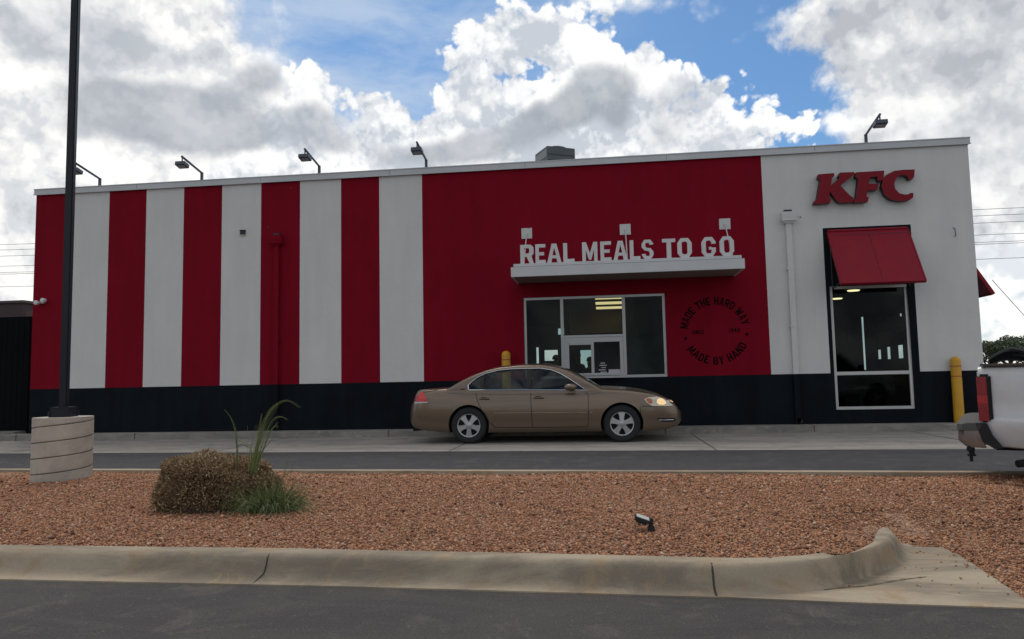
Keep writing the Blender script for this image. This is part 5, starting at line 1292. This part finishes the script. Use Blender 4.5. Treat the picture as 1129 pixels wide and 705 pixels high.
# ================================================================== SKY, SUN, CLOUDS
world = bpy.data.worlds.new('World'); scene.world = world; world.use_nodes = True
wt = NT(world.node_tree); wn = world.node_tree; bg = wn.nodes['Background']; wout = wn.nodes['World Output']
STR = .10; bg.inputs['Strength'].default_value = STR
SUN_EL, SUN_AZ = R_a(58), R_a(-20)          # azimuth from +Y, positive to +X: behind the building, slightly left
sky = wt.n('ShaderNodeTexSky', sky_type='NISHITA'); sky.sun_disc = False; sky.sun_elevation = SUN_EL; sky.sun_rotation = SUN_AZ
sky.air_density = 1.0; sky.dust_density = .6; sky.ozone_density = 2.0
D = wt.n('ShaderNodeTexCoord').outputs['Generated']
sp_ = wt.n('ShaderNodeSeparateXYZ'); wt.put(sp_.inputs[0], D); dx, dy, dz = sp_.outputs
AZ = wt.m('ARCTAN2', dx, dy); EL = wt.m('ARCSINE', dz)
cv = wt.n('ShaderNodeCombineXYZ'); wt.put(cv.inputs[0], AZ); wt.put(cv.inputs[1], EL); AE = cv.outputs[0]
def vadd(a, b):
    o = wt.n('ShaderNodeVectorMath', operation='ADD'); wt.put(o.inputs[0], a); wt.put(o.inputs[1], b); return o.outputs[0]
def ell(x, y, rx, ry, ang=0.0):
    a, e = azel(x, y); ra, re = rx/FPX/math.cos(e), ry/FPX
    mp = wt.n('ShaderNodeMapping', vector_type='TEXTURE'); wt.put(mp.inputs[0], AE)
    mp.inputs['Location'].default_value = (a, e, 0); mp.inputs['Rotation'].default_value = (0, 0, R_a(ang)); mp.inputs['Scale'].default_value = (ra, re, 1)
    l = wt.n('ShaderNodeVectorMath', operation='LENGTH'); wt.put(l.inputs[0], mp.outputs[0]); k_ = min(ra, re)
    return wt.m('MULTIPLY_ADD', l.outputs['Value'], -k_, k_)
def union(L, sm=.02):
    r = L[0]
    for q in L[1:]: r = wt.m('SMOOTH_MAX', r, q, sm)
    return r
K = 1/STR
def C3(r, g_, b): return (r*K, g_*K, b*K, 1)
def ramp(v, stops):
    r = wt.n('ShaderNodeValToRGB'); wt.put(r.inputs[0], v); e = r.color_ramp.elements; r.color_ramp.interpolation = 'EASE'
    while len(e) < len(stops): e.new(.5)
    for i, (p, c) in enumerate(stops): e[i].position = p; e[i].color = (c[0]*K, c[1]*K, c[2]*K, 1)
    return r.outputs[0]
base = wt.mix(1.0, sky.outputs[0], (.60, .84, 1.0, 1), 'MULTIPLY')
N1 = wt.noise(D, 7, 5, .58); N1b = wt.noise(vadd(D, (.012, 0, .03)), 7, 5, .58)
NL = wt.noise(D, 3.2, 3, .55)
relN = wt.m('SUBTRACT', N1, N1b)
# cover of the sky away from the picture (left, right, behind, overhead)
genm = wt.ss(wt.m('ADD', NL, wt.m('MULTIPLY', wt.m('SUBTRACT', N1, .5), .35)), .34, .50)
gencol = ramp(wt.m('ADD', N1, wt.m('MULTIPLY', relN, 1.6)), [(.34, (.40, .43, .48)), (.5, (.62, .64, .68)), (.66, (.86, .86, .86))])
gen = wt.mix(genm, base, gencol)
wt.put(bg.inputs['Color'], gen)
# ---- detailed clouds over the building
relief = wt.n('ShaderNodeTexNoise'); relief.inputs['Scale'].default_value = 9; relief.inputs['Detail'].default_value = 4; wt.put(relief.inputs['Vector'], D)
sc1 = wt.n('ShaderNodeVectorMath', operation='SCALE'); wt.put(sc1.inputs[0], relief.outputs['Color']); sc1.inputs['Scale'].default_value = .05
DWp = vadd(D, sc1.outputs[0])
def puff(vec, sc=15, det=2.4):
    v = wt.n('ShaderNodeTexVoronoi', feature='F1'); v.inputs['Scale'].default_value = sc
    v.inputs['Detail'].default_value = det; v.inputs['Roughness'].default_value = .55; v.inputs['Lacunarity'].default_value = 2.4
    wt.put(v.inputs['Vector'], vec); return v.outputs['Distance']
P1 = puff(DWp, 17); P2 = puff(vadd(DWp, (.004, 0, .011)), 17)
NF = wt.noise(D, 26, 6, .64); NFb = wt.noise(vadd(D, (.004, 0, .010)), 26, 4, .6)
relF = wt.m('ADD', wt.m('SUBTRACT', NF, NFb), wt.m('MULTIPLY', wt.m('SUBTRACT', P2, P1), .45))
disp = wt.m('ADD', wt.m('MULTIPLY', wt.m('SUBTRACT', .74, P1), .056), wt.m('ADD', wt.m('MULTIPLY', wt.m('SUBTRACT', NF, .5), .045), wt.m('MULTIPLY', wt.m('SUBTRACT', N1, .5), .06)))
dispS = wt.m('ADD', wt.m('MULTIPLY', wt.m('SUBTRACT', N1, .5), .16), wt.m('MULTIPLY', wt.m('SUBTRACT', NF, .5), .07))
#LITP
def BG(c):
    o = wt.n('ShaderNodeBackground'); o.inputs['Strength'].default_value = STR; wt.put(o.inputs['Color'], c); return o.outputs[0]
def smix(f, a, b):
    o = wt.n('ShaderNodeMixShader'); wt.put(o.inputs[0], f); wn.links.new(a, o.inputs[1]); wn.links.new(b, o.inputs[2]); return o.outputs[0]
cur = base
mpv = wt.n('ShaderNodeMapping'); mpv.inputs['Rotation'].default_value = (0, R_a(-28), 0); mpv.inputs['Scale'].default_value = (2.2, 2, 8); wt.put(mpv.inputs[0], DWp)
veil = wt.ss(wt.noise(mpv.outputs[0], 2.2, 5, .6), .30, .66)
veilmask = wt.ss(ell(300, 50, 260, 110), -.10, .08)
cur = wt.mix(wt.m('MULTIPLY', wt.m('MULTIPLY', veil, veilmask), .62), cur, C3(.58, .66, .76))
# low bank toward the horizon
lowm = wt.m('SUBTRACT', 1.0, wt.ss(wt.m('ADD', EL, wt.m('MULTIPLY', wt.m('SUBTRACT', NL, .5), .15)), .06, .22))
lowcol = ramp(wt.m('ADD', N1, wt.m('MULTIPLY', relN, 1.0)), [(.36, (.55, .61, .70)), (.52, (.74, .77, .81)), (.64, (.93, .92, .90))])
cur = wt.mix(wt.m('MULTIPLY', lowm, wt.lerp(N1, .36, .56, .25, 1.0)), cur, lowcol)
cur = BG(cur)
def cloud(cur, shapes, amp, stops, edge=(0.0, .012), d=None, lit=None, op=1.0, shade=.25):
    F = wt.m('MULTIPLY_ADD', disp if d is None else d, amp, union(shapes))
    m_ = wt.ss(F, *edge)
    if op < 1: m_ = wt.m('MULTIPLY', m_, op)
    l = lit if lit is not None else LIT
    if shade: l = wt.m('SUBTRACT', l, wt.m('MULTIPLY', wt.ss(F, 0, .12), shade))
    return smix(m_, cur, BG(ramp(l, stops)))
# LIT about 0.5 in the mean, up to 1 on sun-facing puffs
PB = wt.n('ShaderNodeTexVoronoi', feature='SMOOTH_F1'); PB.inputs['Scale'].default_value = 11; PB.inputs['Smoothness'].default_value = .6; wt.put(PB.inputs['Vector'], DWp)
PB2 = wt.n('ShaderNodeTexVoronoi', feature='SMOOTH_F1'); PB2.inputs['Scale'].default_value = 11; PB2.inputs['Smoothness'].default_value = .6; wt.put(PB2.inputs['Vector'], vadd(DWp, (.008, 0, .022)))
relB = wt.m('SUBTRACT', PB2.outputs['Distance'], PB.outputs['Distance'])
LIT = wt.m('ADD', wt.m('MULTIPLY_ADD', relF, 1.2, wt.m('MULTIPLY', P1, -.12)), wt.m('MULTIPLY_ADD', relN, 1.3, wt.m('MULTIPLY_ADD', N1, .5, wt.m('MULTIPLY_ADD', relB, 1.9, .33))))
LITS = wt.m('ADD', wt.m('MULTIPLY', relN, 2.2), wt.m('ADD', wt.m('MULTIPLY', relF, .5), wt.m('MULTIPLY', N1, 1.0)))
WHITE = [(.14, (.54, .58, .64)), (.32, (.70, .73, .77)), (.50, (.88, .89, .90)), (.68, (1.0, .99, .97)), (.9, (1.06, 1.05, 1.03))]
SOFTW = [(.12, (.52, .55, .59)), (.36, (.66, .68, .71)), (.50, (.82, .82, .82)), (.62, (.94, .93, .91)), (.85, (1.04, 1.03, 1.0))]
cur = cloud(cur, [ell(40, 100, 200, 210), ell(160, 145, 180, 110, -8), ell(50, 10, 150, 60), ell(250, 160, 130, 80), ell(150, 30, 50, 35, -40)], 1.0, SOFTW, (-.02, .03), dispS, wt.m('MULTIPLY_ADD', relB, .9, LITS), 1.0, 0)
cur = cloud(cur, [ell(345, 108, 66, 44), ell(390, 190, 160, 70), ell(400, 112, 50, 30, -15), ell(330, 160, 90, 70), ell(430, 150, 70, 55)], 1.0, WHITE)
cur = cloud(cur, [ell(520, 66, 56, 50), ell(560, 52, 75, 56), ell(610, 46, 60, 46), ell(490, 112, 46, 50), ell(645, 72, 80, 66), ell(690, 66, 46, 42), ell(600, 170, 200, 110), ell(450, 190, 120, 60), ell(780, 190, 120, 46), ell(500, 170, 90, 60), ell(710, 140, 80, 60), ell(790, 118, 60, 34, -20), ell(840, 132, 54, 24, -28), ell(872, 142, 44, 24, -30), ell(800, 168, 84, 34), ell(625, 18, 46, 26)], 1.0, WHITE)
cur = cloud(cur, [ell(585, 86, 60, 24, -8), ell(540, 105, 45, 26), ell(500, 130, 50, 28), ell(470, 150, 50, 24), ell(620, 168, 100, 16)], .9, [(.1, (.66, .69, .73)), (.4, (.86, .87, .87)), (.6, (1.04, 1.02, 1.0))], (-.004, .03), shade=.1)
cur = cloud(cur, [ell(1010, 20, 125, 60), ell(965, 65, 62, 44), ell(1080, 95, 120, 105), ell(1045, 125, 70, 55), ell(1180, 60, 150, 220), ell(1000, 90, 55, 40), ell(1120, 185, 70, 40)], .75, [(.16, (.46, .48, .52)), (.40, (.60, .62, .65)), (.56, (.74, .75, .76)), (.75, (.90, .90, .89)), (.95, (1.0, .99, .98))], (-.004, .018), dispS, LITS, 1.0, 0)
cur = cloud(cur, [ell(926, 137, 25, 17)], .30, [(.1, (.74, .78, .83)), (.6, (.94, .95, .96))], (-.002, .012), shade=0)
cur = cloud(cur, [ell(720, 4, 70, 13, -5), ell(660, -4, 60, 16), ell(765, 13, 30, 7, -10)], .35, [(.1, (.68, .73, .80)), (.6, (.90, .91, .92))], (-.006, .02), shade=0)
cur = cloud(cur, [ell(850, 27, 24, 6, 12)], .28, [(.1, (.62, .70, .80)), (.6, (.74, .79, .85))], (-.004, .015), op=.6, shade=0)
cur = cloud(cur, [ell(1120, 300, 100, 42), ell(1130, 345, 100, 34), ell(1085, 280, 34, 24)], .7, [(.1, (.72, .76, .81)), (.6, (.97, .97, .96))], (-.01, .02), shade=.1)
G1 = [(.10, (.33, .36, .41)), (.45, (.38, .41, .46)), (.75, (.44, .47, .52)), (1.0, (.50, .53, .57))]
G2 = [(.20, (.42, .45, .50)), (.45, (.51, .54, .58)), (.65, (.62, .64, .68)), (1.0, (.82, .83, .84))]
def grey(cur, shapes, amp, stops, op, e=(-.004, .014)): return cloud(cur, shapes, amp, stops, e, dispS, LITS, op, 0)
cur = grey(cur, [ell(180, 125, 100, 34, 6), ell(250, 142, 62, 26), ell(120, 108, 50, 26)], .42, G1, .88)
cur = grey(cur, [ell(90, 40, 80, 36), ell(20, 20, 70, 30), ell(135, 60, 34, 22)], .5, G2, .80, (-.01, .04))
cur = grey(cur, [ell(288, 88, 24, 17), ell(352, 152, 48, 16, -10), ell(345, 128, 28, 13)], .35, G1, .75)
cur = grey(cur, [ell(668, 97, 30, 24), ell(640, 120, 52, 24, 20), ell(590, 138, 52, 24, 22), ell(540, 160, 64, 22, 10), ell(470, 170, 66, 18, 5), ell(680, 122, 22, 36)], .30, G1, .85)
cur = grey(cur, [ell(745, 115, 36, 32), ell(730, 145, 28, 28), ell(790, 152, 22, 13)], .36, G2, .75, (-.008, .03))
cur = grey(cur, [ell(1080, 138, 110, 28, 6), ell(1060, 60, 60, 30), ell(1110, 30, 40, 30), ell(1120, 170, 60, 20)], .5, G2, .80, (-.015, .05))
# blend to the general cover at the border of this window of sky
WIN = wt.m('MAXIMUM', wt.m('DIVIDE', wt.m('ABSOLUTE', wt.m('SUBTRACT', AZ, R_a(-6))), R_a(50)), wt.m('DIVIDE', wt.m('ABSOLUTE', wt.m('SUBTRACT', EL, R_a(12))), R_a(28)))
mxs = wt.n('ShaderNodeMixShader'); wt.put(mxs.inputs[0], wt.ss(WIN, 1.0, .84)); wn.links.new(bg.outputs[0], mxs.inputs[1]); wn.links.new(cur, mxs.inputs[2])
wn.links.new(mxs.outputs[0], wout.inputs[0])
world.cycles.sampling_method = 'MANUAL'; world.cycles.sample_map_resolution = 256
# sun behind the cloud: broad and weak
sl = bpy.data.lights.new('sun', 'SUN'); so = bpy.data.objects.new('sun', sl); COL.objects.link(so); sl.energy = 1.4; sl.angle = R_a(25); sl.color = (1, .95, .88)
sd_ = Vector((math.sin(SUN_AZ)*math.cos(SUN_EL), math.cos(SUN_AZ)*math.cos(SUN_EL), math.sin(SUN_EL)))
so.rotation_euler = (-sd_).to_track_quat('-Z', 'Y').to_euler(); so.location = (0, 0, 30)

scene.view_settings.view_transform = 'Standard'; scene.view_settings.look = 'None'; scene.view_settings.exposure = .12; scene.view_settings.gamma = 1
scene.view_settings.use_curve_mapping = False
scene.render.engine = 'CYCLES'; scene.cycles.use_denoising = True
scene.cycles.max_bounces = 8; scene.cycles.transparent_max_bounces = 24
